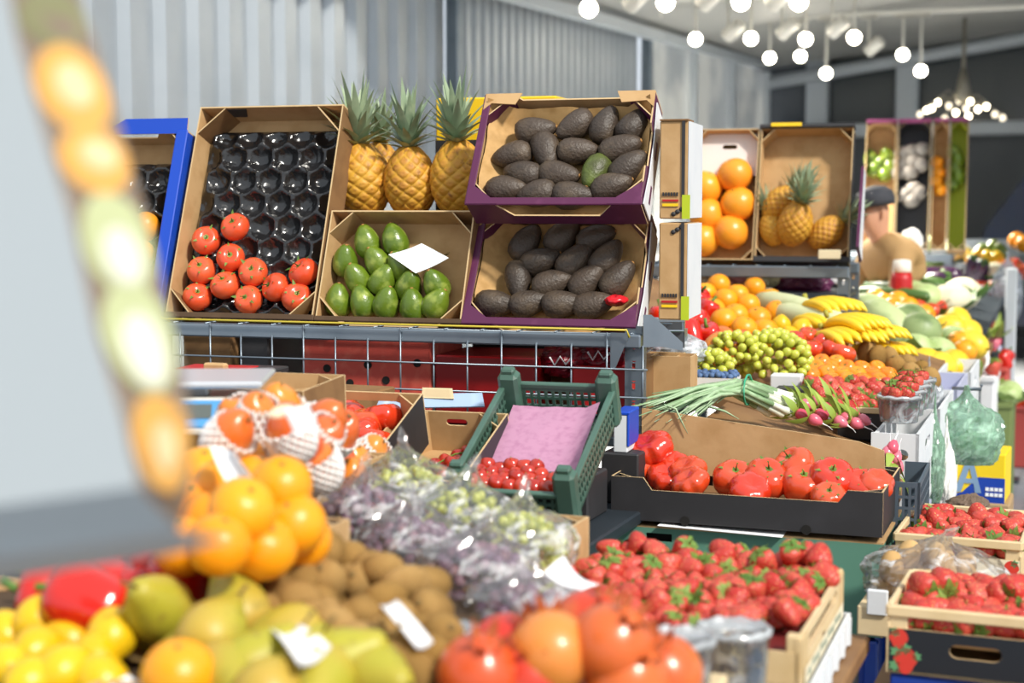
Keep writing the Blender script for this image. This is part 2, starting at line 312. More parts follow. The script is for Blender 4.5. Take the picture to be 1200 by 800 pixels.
def pine_body(s):
    a, b, n, m = .064, .085, 144, 104; g = G(); pr = [(a*max(.05, sin(pi*(.04+.92*i/m)))**.55, -b+2*b*i/m) for i in range(m+1)]; at = []
    NA = NB = 10
    def fn(t, u, r, z):
        A = NA*t/(2*pi)+u*6; B = -NB*t/(2*pi)+u*6; e = abs(sin(pi*A))*abs(sin(pi*B)); e = e**.45; c = max(0, e-.93)/.07
        at.append(max(0, min(1, 1.25*(1-e)))); return (r*(.925+.085*e-.02*c), z)
    g.lathe(pr, n, fn); return g.mesh('pineapple', PIN, True, ('eye', at))
def pine_crown(s, n=38, L=.145):
    g = G(); rnd = random.Random(s)
    for k in range(n):
        q = k/n; t = k*2.4+rnd.uniform(-.2, .2); l = L*(.45+.6*q)*rnd.uniform(.85, 1.1); lean = (1-q)*1.15+.1; v = []; f = []; m = 7
        for i in range(m+1):
            u = i/m; rr = .008+l*u*sin(lean)*(.55+.5*u); zz = .02*q+l*u*cos(lean)*(1-.22*u*lean); w = .0125*(1-u**1.6)*(.65+.7*min(1, u*3))*.8+.0003
            for j in (-1, 0, 1): v.append((rr*cos(t)-j*w*sin(t)-(0 if j else .3*w*cos(t)*-1), rr*sin(t)+j*w*cos(t), zz-(0 if j else .35*w)))
        for i in range(m):
            for j in (0, 1): f.append((i*3+j, i*3+j+1, i*3+j+4, i*3+j+3))
        g.add(v, f, 0)
    return g
PCR = mat('pineapple_leaf', '#86997a', .5, var='#97a887', spots=(20, '#b4bf9c', .5, .8))
kind('pineapple', 'pineapple', [(pine_body(s), [('crown', (lambda g: g)(pine_crown(s)).mesh('crown', PCR))]) for s in (1, 2)])
for bm_, ps in K['pineapple'][1]:
    for _, me in ps: me.transform(Matrix.Translation((0, 0, .08)))
BAN = mat('banana_peel', '#f0c81e', .4, var='#f3d43c', spots=(6, '#e8bc1c', .5, .8))
def banana_m():
    g = G(); P = []; r = []
    for i in range(13):
        u = i/12; a = -.62+1.24*u; P.append((.16*sin(a), 0, .16*(1-cos(a))-.02)); r.append(.0175*min(1, (u+.03)*5, (1.03-u)*4+.12))
    g.tube(P, r, 8); return g.mesh('banana', BAN)
banme = banana_m(); banstalk = G().tube([(-.11, 0, .01), (-.125, 0, .03), (-.14, 0, .05)], [.012, .016, .014], 8).mesh('stalk', mat('banana_stalk', '#a5a03a', .6))
MELY = mat('yellow_melon_rind', '#efc52c', .4, var='#f2d13f', spots=(12, '#e3b623', .5, .8)); MELG = mat('pale_melon_rind', '#c3cf9a', .5, var='#b5c48a', spots=[(9, '#8fa86c', .5, .7)], bump=(30, .4))
MELD = mat('striped_melon_rind', '#8da06a', .45, spots=[(7, '#566f3c', .48, .62)])
def mel(nm, a, b, m, lob=0): return G().lathe(prof_ell(a, b, 16, .95), 30, lambda t, u, r, z: (r*(1+lob*abs(sin(5*t))), z)).mesh(nm, m)
def mst(z):
    return ('stem', G().tube([(0, 0, z-.004), (.002, 0, z+.014), (.01, 0, z+.026)], .004, 6).mesh('stem', STEM))
kind('yellow_melon', 'melon', [(mel('yellow_melon', .075, .10, MELY), [mst(.1)])]); kind('pale_melon', 'melon', [(mel('pale_melon', .075, .14, MELG, .04), [mst(.14)])]); kind('striped_melon', 'melon', [(mel('striped_melon', .09, .10, MELD, .02), [mst(.1)])])
CAUL = mat('cauliflower_curd', '#e6dfc0', .8, bump=(60, .8))
def caul():
    g = G().lathe(prof_ell(.085, .065, 20, .9), 36, lambda t, u, r, z: (r*(1+.12*abs(nz((cos(t), sin(t), z*14), 4, 2))), z*(1+.1*abs(nz((cos(t)*r*12, sin(t)*r*12, z*12), 3, 1))))); return g.mesh('cauliflower', CAUL)
kind('cauliflower', 'cauliflower', [(caul(), [('outer_leaves', leaves(9, .12, .09, .45, 3, 0, -.05, .5, .03).mesh('outer_leaves', LEAF))])])
CABM = mat('cabbage_leaf', '#b5c78a', .5, spots=[(10, '#93ab62', .45, .7)], bump=(30, .6))
kind('cabbage', 'cabbage', [(mel('cabbage', .09, .075, CABM, .05), [('outer_leaves', leaves(7, .11, .1, .5, 5, 0, -.05, .5, .04).mesh('outer_leaves', mat('cabbage_outer', '#86a355', .5)))])])
CUC = mat('cucumber_skin', '#4d7030', .4, var='#3d5e26', bump=(80, .5))
kind('cucumber', 'cucumber', [(G().tube([(-.14, 0, 0), (-.13, 0, .002), (-.05, 0, .006), (.05, 0, .006), (.13, 0, 0), (.14, 0, -.002)], [.006, .017, .021, .021, .016, .005], 12).mesh('cucumber', CUC), [('stem', G().tube([(-.14, 0, 0), (-.155, .003, .003)], .003, 6).mesh('stem', STEM))])])
GOUR = mat('pale_gourd', '#cfd6a8', .4, spots=[(8, '#aebb7c', .5, .7)])
kind('marrow', 'marrow', [(G().tube([(-.17, 0, 0), (-.16, 0, 0), (-.1, 0, .004), (.0, 0, .006), (.1, 0, .004), (.15, 0, 0), (.165, 0, 0)], [.012, .028, .04, .046, .05, .04, .012], 18).mesh('marrow', GOUR), [('stem', G().tube([(-.17, 0, 0), (-.195, 0, .006)], .007, 7).mesh('stem', STEM))])])
POT = mat('potato_skin', '#c9a46c', .8, var='#b89058', spots=(20, '#a07a48', .5, .75))
kind('potato', 'potato', [(G().lathe(prof_ell(.026, .036, 12, .85), 18, lambda t, u, r, z, s=s: (r*(1+.16*nz((cos(t), sin(t), z*30), 1, s)), z)).mesh('potato', POT), []) for s in (1, 2, 3)])
EGG = mat('aubergine_skin', '#3b1d3d', .18, coat=.5)
kind('aubergine', 'aubergine', [(G().lathe([(.002, -.08), (.03, -.075), (.042, -.045), (.04, -.01), (.032, .03), (.024, .06), (.012, .072), (.001, .074)], 20).mesh('aubergine', EGG), [('calyx', leaves(5, .03, .02, -.6, 2, 0, .073).mesh('calyx', LEAF))])])
rv = random.Random(11)
def put(k, p, label, group=None, rot=None, s=1.0, var=None, parts=True):
    cat, vs = K[k]; me, ps = vs[(rv.randrange(len(vs)) if var is None else var) % len(vs)]
    if rot is None: rot = (rv.uniform(-.5, .5), rv.uniform(-.5, .5), rv.uniform(0, 6.28))
    M = Matrix.LocRotScale(V(p), rot if not isinstance(rot, tuple) else Euler(rot), V((s, s, s)))
    o = ob(k, me, None, M); tag(o, label, cat, group)
    if parts:
        for n, pm in ps: ob(n, pm, o)
    return o
def axis_rot(axis, spin=0.0):   # rotation whose local z points along axis
    return V(axis).to_track_quat('Z', 'Y') @ Euler((0, 0, spin)).to_quaternion()
def tocam(p, tilt=.5, side=0.0):  # axis leaning from up towards the viewer
    d = (EYE-V(p)).normalized(); return (V((0, 0, 1))*(1-tilt)+d*tilt+rt*side).normalized()
# ------------------------------------------------------------- the place: floor, wall, roof
FLOORM = mat('grey_pavers', '#8d9196', .7, spots=[(.8, '#7c8086', .4, .7), (9, '#9a9da1', .5, .8)])
nt = FLOORM.node_tree; br = nt.nodes.new('ShaderNodeTexBrick'); br.inputs['Scale'].default_value = 4; br.inputs['Mortar Size'].default_value = .02
tcn = nt.nodes.new('ShaderNodeTexCoord'); nt.links.new(tcn.outputs['Object'], br.inputs['Vector'])
pv = nt.nodes['Principled BSDF'].inputs['Base Color'].links[0].from_socket; qm = nt.nodes.new('ShaderNodeMix'); qm.data_type = 'RGBA'
nt.links.new(br.outputs['Fac'], qm.inputs[0]); nt.links.new(pv, qm.inputs[6]); qm.inputs[7].default_value = lin('#5d6166'); nt.links.new(qm.outputs[2], nt.nodes['Principled BSDF'].inputs['Base Color'])
struct('floor', G().box((1, 11, -.05), (22, 32, .1)), FLOORM)
# corrugated zinc wall along the back of the stalls (X = -4), glazed bays beyond it
def corrugated(y0, y1, z1, pitch, x=-4.0, dep=.045):
    g = G(); v = []; y = y0; prof = ((0, 0), (.42, 0), (.55, dep), (.87, dep))
    while y < y1:
        for a, d in prof: v.append((x-d, y+a*pitch))
        y += pitch
    n = len(v); vv = [(a, b, 0) for a, b in v]+[(a, b, z1) for a, b in v]; f = [(i, i+1, n+i+1, n+i) for i in range(n-1)]
    g.add(vv, f); o = len(g.v); g.add([(a-.01, b, 0) for a, b in v]+[(a-.01, b, z1) for a, b in v], [(i+1, i, n+i, n+i+1) for i in range(n-1)]); return g
struct('wall_left', corrugated(2.2, 9.05, 3.02, .27), ZINC)
struct('wall_left_far', corrugated(9.15, 13.4, 3.06, .16), ZINC)
struct('trim_1', G().rbox((-3.93, 9.1, 1.5), (.08, .09, 3.0), .01), STEEL)
struct('trim_2', G().rbox((-3.93, 13.46, 1.55), (.09, .1, 3.1), .01), STEEL)
g = G(); g.add([(-3.9, 2.2, 2.72), (-3.8, 2.2, 2.72), (-3.8, 2.2, 2.8), (-3.9, 2.2, 2.8), (-3.9, 18, 3.14), (-3.8, 18, 3.14), (-3.8, 18, 3.22), (-3.9, 18, 3.22)], [(0, 3, 2, 1), (4, 5, 6, 7), (0, 1, 5, 4), (3, 7, 6, 2), (0, 4, 7, 3), (1, 2, 6, 5)])
struct('trim_3', g, mat('white_painted_steel', '#c5cbd0', .45))
WSTEEL = MC['white_painted_steel']
GLASS = mat('grey_glass', '#a9adae', .15, spec=.8, spots=(.9, '#d2d2cc', .5, .62), emit=.22); GLASSD = mat('dark_glass', '#4e5254', .15, spec=.7)  # paler panes get a faint glow in place of daylight behind them
for i, (a, b) in enumerate(((13.5, 15.1), (15.2, 16.8), (16.9, 18.6))):
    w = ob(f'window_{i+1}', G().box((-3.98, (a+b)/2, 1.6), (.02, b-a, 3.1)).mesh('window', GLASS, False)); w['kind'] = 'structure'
    ob('window_frame', G().box((-3.94, b+.04, 1.6), (.08, .09, 3.1)).box((-3.94, (a+b)/2, 1.25), (.06, b-a, .07)).mesh('window_frame', WSTEEL, False), w)
# far end: dark glazing between white columns, a white beam under it
struct('wall_back', G().box((2.0, 19.2, 2.2), (12.4, .1, 4.4)), mat('dark_end_wall', '#55585b', .6, spots=(.6, '#66696b', .45, .7)))
for i, px in enumerate((957, 1062)):
    p = atY(px, 150, 18.9); struct(f'trim_{i+4}', G().rbox((p.x, 18.95, 1.95), (.26, .22, 3.9), .02), WSTEEL)
p0 = atY(1040, 152, 18.8)
struct('trim_6', G().rbox((2.2, 18.85, p0.z), (12, .2, .16), .02), WSTEEL)
g = G(); a = atY(840, 108, 18.7); b = atY(1200, 45, 18.7); d = (b-a).normalized(); g.tube([a-d*1.2, b+d*6], .08, 8); struct('trim_7', g, WSTEEL, True)
for i, px in enumerate(((970, 1050), (1075, 1290))):
    a, b = atY(px[0], 0, 19.1), atY(px[1], 0, 19.1); w = ob(f'window_{i+4}', G().box(((a.x+b.x)/2, 19.1, 2.9), (b.x-a.x, .03, .9)).mesh('window', GLASSD, False)); w['kind'] = 'structure'
CEILM = mat('ceiling_sheet', '#b3b2ad', .55, spots=(.5, '#a3a29e', .45, .7))
g = G(); g.add([(-4.1, 7.5, 3.05), (8, 7.5, 4.3), (8, 19.3, 4.4), (-4.1, 19.3, 3.22), (-4.1, 7.5, 3.15), (8, 7.5, 4.4), (8, 19.3, 4.5), (-4.1, 19.3, 3.32)], [(3, 2, 1, 0), (4, 5, 6, 7), (0, 1, 5, 4), (1, 2, 6, 5), (2, 3, 7, 6), (3, 0, 4, 7)])
struct('ceiling', g, CEILM)
# ------------------------------------------------------------- track lamps, and bulbs added for far reflections
GLOW = mat('lamp_glow', '#fff6e2', emit=30); SHADEW = MC['white_enamel']
lens = G().lathe([(.0005, 0), (.05, .0), (.05, .006), (.0005, .012)], 20).mesh('lens', GLOW)
canm = G().lathe([(.02, .17), (.05, .165), (.056, .15), (.058, -.012), (.054, -.012), (.05, .004), (.003, .006)], 20).mesh('lamp_can', SHADEW)
stemm = G().tube([(0, 0, .15), (0, 0, .3)], .011, 8).mesh('stem', SHADEW); adp = G().rbox((0, 0, .31), (.16, .05, .035), .006).mesh('adapter', SHADEW)
rows = [(9.2, [(690, 10, 1), (738, 6, 0), (780, 3, 1), (824, 4, 0), (868, 2, 1), (905, 4, 0), (936, 2, 1)], 'nearest track'),
        (12.6, [(815, 46, 1), (853, 42, 0), (880, 45, 1), (916, 40, 0), (944, 46, 1), (975, 38, 0), (1001, 44, 1)], 'middle track'),
        (14.6, [(902, 68, 1), (938, 66, 1), (968, 86, 1), (1018, 60, 0), (1058, 64, 1), (1079, 83, 1)], 'farthest track')]
li = 0
for Y, L, nm in rows:
    zs = [atY(x, y, Y).z for x, y, _ in L]; zt = max(zs)+.32; xs = [atY(x, y, Y).x for x, y, _ in L]
    tr = ob('lamp_track', G().rbox(((min(xs)+max(xs))/2+.5, Y, zt+.02), (max(xs)-min(xs)+2.2, .05, .04), .005).mesh('lamp_track', SHADEW, False)); tag(tr, f'white ceiling lamp rail, the {nm} from the camera', 'lamp track')
    for x in (min(xs)-.3, max(xs)+1): ob('hanger', G().tube([(x, Y, zt+.03), (x, Y, 3.05+(x+4.1)*.1)], .008, 6).mesh('hanger', SHADEW), tr)
    for k, (x, y, on) in enumerate(L):
        p = atY(x, y, Y); t = thing('track_spotlight', f'white spotlight can on the {nm}, {onl(k, len(L))}' + (', glowing at the camera' if on else ', turned away'), 'lamp', T(p.x, p.y, p.z), 'ceiling spotlights')
        aim = (EYE-p).normalized() if on else V((-.8, .4, -.6)).normalized()
        h = ob('lamp_can', canm, t, (axis_rot(-aim)).to_matrix().to_4x4()); ob('lens', lens, h)
        ob('stem', G().tube([(0, 0, .0), (0, 0, zt-p.z)], .011, 8).mesh('stem', SHADEW), t); ob('adapter', adp, t, T(0, 0, zt-p.z-.32))
        if on and k % 2 == 0:
            ld = bpy.data.lights.new('spot_light', 'SPOT'); ld.energy = 320 if Y < 10 else 600; ld.spot_size = R(100); ld.spot_blend = .8; ld.shadow_soft_size = .06; ld.color = (1, .93, .8)
            lo = bpy.data.objects.new('spot_light', ld); COL.objects.link(lo); lo.location = p+V((0, -.08, -.08)); lo.rotation_euler = V((-.1, .25, 1)).to_track_quat('Z', 'Y').to_euler()
p = atY(1128, 128, 16.5); t = thing('chandelier', 'cluster chandelier of many small glowing bulbs hanging before the dark far wall', 'chandelier', T(p.x, p.y, p.z))  # bulbs added in place of reflections in the far glass
part('stem', G().tube([(0, 0, .05), (0, 0, 3.55-p.z)], .02, 8).lathe([(.02, .05), (.09, .12), (.05, .32), (.02, .42)], 12), mat('chandelier_metal', '#8b8578', .4, metal=.6), t, True)
bulbm = G().lathe(prof_ell(.026, .03, 8), 12).mesh('bulb', mat('bulb_glow', '#fff0cf', emit=9)); bm2 = G().lathe(prof_ell(.03, .034, 8), 12).mesh('bulb', mat('bulb_glow_dim', '#e8dcc4', emit=1.6))
for i, (x, y, b) in enumerate([(1078, 134, 0), (1086, 129, 1), (1092, 127, 1), (1099, 120, 1), (1107, 139, 0), (1112, 124, 0), (1120, 132, 1), (1124, 118, 0), (1132, 127, 0), (1137, 119, 1), (1135, 136, 1), (1146, 128, 1), (1156, 125, 1), (1166, 134, 0), (1175, 138, 0)]):
    q = atY(x, y, 16.5)-p; ob('bulb', bulbm if b else bm2, t, T(*q)); part('arm', G().tube([(0, 0, .1), (q.x*.6, 0, q.z+.12), (q.x, 0, q.z+.04)], .008, 5), MC['chandelier_metal'], t, True)

# ------------------------------------------------------------- crates
def tilt(O, rz, tau):   # frame: x along, y up the slope, z out of the open face
    ex = V((cos(rz), sin(rz), 0)); bk = V((-sin(rz), cos(rz), 0)); ey = bk*cos(tau)+V((0, 0, 1))*sin(tau); ez = -bk*sin(tau)+V((0, 0, 1))*cos(tau)
    M = Matrix((ex, ey, ez)).transposed().to_4x4(); M.translation = V(O); return M
def notch(Wd, H, h, c, d):   # wall outline, full height at its ends, lower between
    return [(0, 0), (Wd, 0), (Wd, H), (Wd-c, H), (Wd-c-d, h), (c+d, h), (c, H), (0, H)]
def flat(Wd, H): return [(0, 0), (Wd, 0), (Wd, H), (0, H)]
def slot(x, y, w, h, n=5):
    r = h/2; return [(x-w/2+r-r*sin(pi*i/n), y-r*cos(pi*i/n)) for i in range(n+1)]+[(x+w/2-r+r*sin(pi*i/n), y+r*cos(pi*i/n)) for i in range(n+1)]
def carton(name, label, cat, M, Wd, L, H, outm, inm=KRAFT, bot=None, top=None, left=None, right=None, holes=None, t=.004, flaps=.05, group=None, flapm=None, flaph=None):
    """open tray: x in +-Wd/2, y in 0..L, walls rise along z"""
    o = thing(name, label, cat, M, group); ms = [outm, inm, EDGE]; X, Y, Z = V((1, 0, 0)), V((0, 1, 0)), V((0, 0, 1)); h = holes or {}
    part('base_panel', G().box((0, L/2, t/2), (Wd-.001, L-.001, t)), inm, o)
    part('lower_wall', G().panel(bot or flat(Wd, H), h.get('b', []), V((-Wd/2, 0, 0)), X, Z, t), ms, o)
    part('upper_wall', G().panel(top or flat(Wd, H), h.get('t', []), V((Wd/2, L, 0)), -X, Z, t), ms, o)
    part('side_wall', G().panel(left or flat(L-2*t, H), h.get('l', []), V((-Wd/2, L-t, 0)), -Y, Z, t), ms, o)
    part('side_wall', G().panel(right or flat(L-2*t, H), h.get('r', []), V((Wd/2, t, 0)), Y, Z, t), ms, o)
    if flaps:
        e = t*1.2; fh = flaph or H-.002
        for sx in (-1, 1):
            for y, sy in ((e, 1), (L-e, -1)):
                x0 = sx*(Wd/2-e); g = G(); A = V((x0, y+sy*flaps, 0)); B = V((x0-sx*flaps, y, 0)); n = (B-A).cross(Z).normalized()
                if n.dot(V((-sx, sy, 0))) < 0: A, B = B, A
                u = (B-A).normalized(); w = (B-A).length
                g.panel([(0, t), (w, t), (w, fh), (0, fh)], [], A, u, Z, t*.8, 0, 1, 2); part('corner_flap', g, [flapm or inm, inm, EDGE], o)
    return o
def cups(name, label, Wd, L, M, pitch=.079, group=None):
    g = G(); nx, ny = 84, int(84*L/Wd); v = []; dy = pitch*.866
    for j in range(ny+1):
        for i in range(nx+1):
            x = -Wd/2+Wd*i/nx; y = L*j/ny; best = 9
            jr = round(y/dy)
            for q in (jr-1, jr, jr+1):
                off = pitch/2 if q % 2 else 0; ir = round((x-off)/pitch); best = min(best, math.hypot(x-off-ir*pitch, y-q*dy))
            u = min(1, best/(pitch*.52)); z = .006+.034*u**2.2+.007*abs(nz((x, y, 0), 42, 3))*(1-.4*u)+.003*nz((x, y, 0), 120, 5); e_ = min(Wd/2-abs(x), y, L-y); z = min(z, .012+e_*1.2)
            v.append((x, y, z))
    f = [(j*(nx+1)+i, j*(nx+1)+i+1, (j+1)*(nx+1)+i+1, (j+1)*(nx+1)+i) for j in range(ny) for i in range(nx)]
    g.add(v, f); o = ob(name, g.mesh(name, PULP), M=M); return tag(o, label, 'fruit tray', group)
def onp(px, M, ez):
    n = M.to_3x3() @ V((0, 0, 1)); return atP(px[0], px[1], M @ V((0, 0, ez)), n)

# ------------------------------------------------------------- front rack
AL = R(4); RO = V((-1.075, 3.66, 0)); RX = V((cos(AL), sin(AL), 0)); RB = V((-sin(AL), cos(AL), 0))
def rackx(px, py): return (atP(px, py, RO, RB)-RO).dot(RX)
def post(H, M, parent=None):
    w = .045; holes = [slot(w/2, z, .012, .026, 3) for z in [q*.05+.05 for q in range(int(H/.05)-1)]]
    g = G(); g.panel(flat(w, H), holes, V((-w, 0, 0)), V((1, 0, 0)), V((0, 0, 1)), .003, 0, 0, 0); g.panel(flat(w, H), holes, V((0, 0, 0)), V((0, 1, 0)), V((0, 0, 1)), .003, 0, 0, 0)
    return part('post', g, STEEL, parent, M=M)
rack = thing('steel_rack', 'grey perforated steel shelf rack with wire grid front carrying the tilted fruit cartons', 'rack', tilt(RO, AL, 0))
for x in (.0, -1.34, -2.3):
    for y in (.0, .55): post(1.25 if x == 0 and not y else 1.2, T(x, y, 0), rack)
part('front_bar', G().rbox((-1.17, -.012, 1.213), (2.34, .03, .034), .004).rbox((-1.17, .55, 1.213), (2.34, .03, .034), .004), STEEL, rack)
g = G()
for i in range(24): g.tube([(-2.28+i*.098, -.02, 1.232), (-2.28+i*.098, .56, 1.232)], .0022, 5)
for j in range(7): g.tube([(-2.3, .0+j*.093, 1.229), (.0, .0+j*.093, 1.229)], .003, 5)
part('wire_shelf', g, STEEL, rack, True)
g = G()
for i in range(26): g.tube([(-2.28+.0915*i, -.03, 1.235 if i % 3 == 0 else 1.205), (-2.28+.0915*i, -.03, .985)], .0026, 5)
for z in (1.145, 1.075, 1.005): g.tube([(-2.3, -.034, z), (.02, -.034, z)], .0026, 5)
part('wire_grid', g, STEEL, rack, True)
part('price_rail', G().tube([(-2.25, -.045, 1.243), (-.03, -.045, 1.243), (-.025, -.04, 1.225)], .003, 6), mat('yellow_wire', '#c9b53c', .4), rack, True)
part('lower_shelf', G().rbox((-1.15, .28, .96), (2.3, .6, .025), .004), STEELD, rack); part('base_shelf', G().rbox((-1.15, .28, .3), (2.3, .6, .025), .004), STEELD, rack)
part('bracket', G().panel([(0, 0), (.05, 0), (.012, -.09), (0, -.09)], [], V((-.075, -.03, 1.235)), V((1, 0, 0)), V((0, 0, 1)), .003, 0, 0, 0), STEEL, rack)
part('side_bracket', G().panel([(0, 0), (0, .08), (.02, .08), (.1, .01), (.1, -.01), (.05, .0)], [], V((.006, -.02, 1.2)), V((.9, .4, 0)).normalized(), V((0, 0, 1)), .003, 0, 0, 0).tube([(.02, .05, 1.235), (.09, .07, 1.235), (.09, .07, 1.26), (.03, .05, 1.26)], .003, 5), STEEL, rack)

ZS = 1.236
def rcrate(x0, x1, H, tau, up=0.0, fr=0.0):   # frame of a carton whose lower rim spans rack x0..x1
    m = tilt(V((0, 0, 0)), AL, tau); ez = m.to_3x3() @ V((0, 0, 1)); ey = m.to_3x3() @ V((0, 1, 0))
    m.translation = RO+RX*((x0+x1)/2)+V((0, 0, ZS+.012))-ez*H+ey*up-RB*fr; return m
# long carton of tomatoes on a black cup tray
x0, x1 = rackx(193, 368), rackx(366, 372); H = .1; tau = R(69); WT = x1-x0; LT = .62
MT = rcrate(x0, x1, H, tau)
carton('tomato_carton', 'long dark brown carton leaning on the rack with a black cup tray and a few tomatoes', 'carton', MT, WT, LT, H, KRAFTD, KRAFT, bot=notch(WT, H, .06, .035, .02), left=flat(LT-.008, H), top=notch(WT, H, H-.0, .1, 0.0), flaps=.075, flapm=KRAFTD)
cups('plastic_fruit_tray', 'black plastic cup tray lining the long brown carton of tomatoes', WT-.010, LT-.05, MT @ T(0, .006, .006))
rowsT = [[(276, 266)], [(242, 282), (270, 302)], [(236, 317), (297, 319), (356, 319)], [(264, 334), (323, 337)], [(231, 348), (291, 351), (348, 349)]]
i = 0
for r, row in enumerate(rowsT):
    for k, p in enumerate(row):
        w = onp(p, MT, .05); n = (MT.to_3x3() @ V((0, 0, 1)))
        put('tomato', w, f'ripe tomato in the black cup tray of the long brown carton, {onl(k, len(row))} in the {["top", "second", "third", "fourth", "bottom"][r]} row', 'tomatoes in the black cup tray', axis_rot(n*.75+V((rv.uniform(-.5, .5), 0, rv.uniform(.0, .7))), rv.uniform(0, 6)), rv.uniform(1.08, 1.16))
def lip(o, Wd, H, w, m): part('front_lip', G().rbox((0, w/2-.004, H), (Wd+.006, w, .006), .002), m, o)
def last(nm): return [q for q in bpy.data.objects if q.name.split('.')[0] == nm][-1]
DBR = mat('dark_brown_card', '#4f3a26', .8, spots=(14, '#5f4831', .45, .7))
lip(last('tomato_carton'), WT, H, .016, DBR); part('dark_patch', G().panel([(0, 0), (.05, 0), (.07, .05), (.01, .05)], [], V((-WT/2+.07, LT-.006, H-.06)), V((1, 0, 0)), V((0, 0, 1)), .002, 0, 0, 0), BLACKC, last('tomato_carton'))
# blue carton of oranges at the left edge
x1b = rackx(184, 350); x0b = x1b-.36; MB = rcrate(x0b, x1b, .1, R(70), .0)
carton('blue_fruit_carton', 'bright blue carton with brown inside leaning at the left end of the rack', 'carton', MB, .36, .545, .1, BLUEC, KRAFT, bot=notch(.36, .1, .05, .03, .02), top=notch(.36, .1, .055, .09, .03), flaps=.05)
blc = [o for o in bpy.data.objects if o.name == 'blue_fruit_carton'][0]
part('blue_rim', G().rbox((.165, .272, .102), (.036, .545, .006), .002), BLUEC, blc); part('blue_flap', G().panel([(-.17, .0), (.18, 0), (.18, .045), (-.02, .045), (-.07, .018), (-.17, .018)], [], V((0, .535, .102)), V((1, 0, 0)), V((0, 1, .12)).normalized(), .004), [BLUEC, KRAFT, EDGE], blc)
cups('plastic_fruit_tray', 'black plastic cup tray lining the blue carton', .35, .47, MB @ T(0, .006, .006))
for k, p in enumerate([(169, 266), (163, 298)]):
    put('orange', onp(p, MB, .056), ['upper', 'lower'][k]+' orange in the cup tray of the blue carton', 'oranges in the blue carton', None, 1.1)
# kraft carton of green avocados
x0, x1 = rackx(369, 374), rackx(540, 376); H = .095; WA = x1-x0; ML = rcrate(x0, x1, H, R(68)); LL = .31
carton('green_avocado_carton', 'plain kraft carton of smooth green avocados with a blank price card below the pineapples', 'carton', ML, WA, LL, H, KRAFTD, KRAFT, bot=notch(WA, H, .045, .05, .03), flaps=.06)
lip(last('green_avocado_carton'), WA, H, .014, DBR)
ins = ob('card_insert', G().panel([(0, 0), (WA-.02, 0), (WA-.02, .06), (.0, .12)], [], ML @ V((-WA/2+.01, .01, .008)), ML.to_3x3() @ V((1, 0, 0)), ML.to_3x3() @ V((0, 1, 0)), .003).mesh('card_insert', KRAFT, False)); tag(ins, 'brown card sheet lying under the green avocados', 'card')
rowsL = [[(430, 283), (463, 281)], [(405, 306), (442, 307), (470, 312)], [(419, 326), (449, 328), (479, 334), (511, 334)], [(396, 352), (425, 354), (453, 355), (484, 358), (511, 356)]]
for r, row in enumerate(rowsL):
    for k, p in enumerate(row):
        w = onp(p, ML, .042); n = ML.to_3x3() @ V((0, 0, 1)); e = ML.to_3x3() @ V((0, 1, 0))
        put('green_avocado', w, f'green avocado in the kraft carton, {onl(k, len(row))} in the {["top", "second", "third", "bottom"][r]} row', 'green avocados in the kraft carton', axis_rot(e*rv.uniform(.5, 1)+n*rv.uniform(.3, .9)+RX*rv.uniform(-.5, .5), rv.uniform(0, 6)), 1.1)
q = [onp(p, ML, .085) for p in ((455, 298), (494, 285), (526, 302), (487, 320))]
def card(name, label, cat, q, bend=.006, m=PAPER, t=.0012, group=None):   # a slightly curved card through four corners
    g = G(); v = []; n = 8; nm = (V(q[1])-V(q[0])).cross(V(q[3])-V(q[0])).normalized()
    if nm.dot(EYE-V(q[0])) < 0: nm = -nm
    for s in (0, -t):
        for i in range(n+1):
            for j in range(n+1):
                a = V(q[0]).lerp(V(q[1]), i/n); b = V(q[3]).lerp(V(q[2]), i/n); v.append(a.lerp(b, j/n)+nm*(s-bend*sin(pi*i/n)*1.0+bend*.3*sin(pi*j/n)))
    k = (n+1)**2; f = []
    for i in range(n):
        for j in range(n):
            a = i*(n+1)+j; f += [(a, a+1, a+n+2, a+n+1), (k+a, k+a+n+1, k+a+n+2, k+a+1)]
    for i in range(n):
        for a, b in ((i, i+1), (n*(n+1)+i, n*(n+1)+i+1), (i*(n+1), (i+1)*(n+1)), (i*(n+1)+n, (i+1)*(n+1)+n)): f.append((a, b, b+k, a+k))
    g.add(v, f); o = ob(name, g.mesh(name, m)); return tag(o, label, cat, group)
pc = card('price_card', 'blank white price card standing among the green avocados', 'card', q)
part('peg', G().tube([onp((526, 296), ML, .083), onp((520, 300), ML, .05), onp((505, 312), ML, .005)], .003, 5), STEM, pc, True)
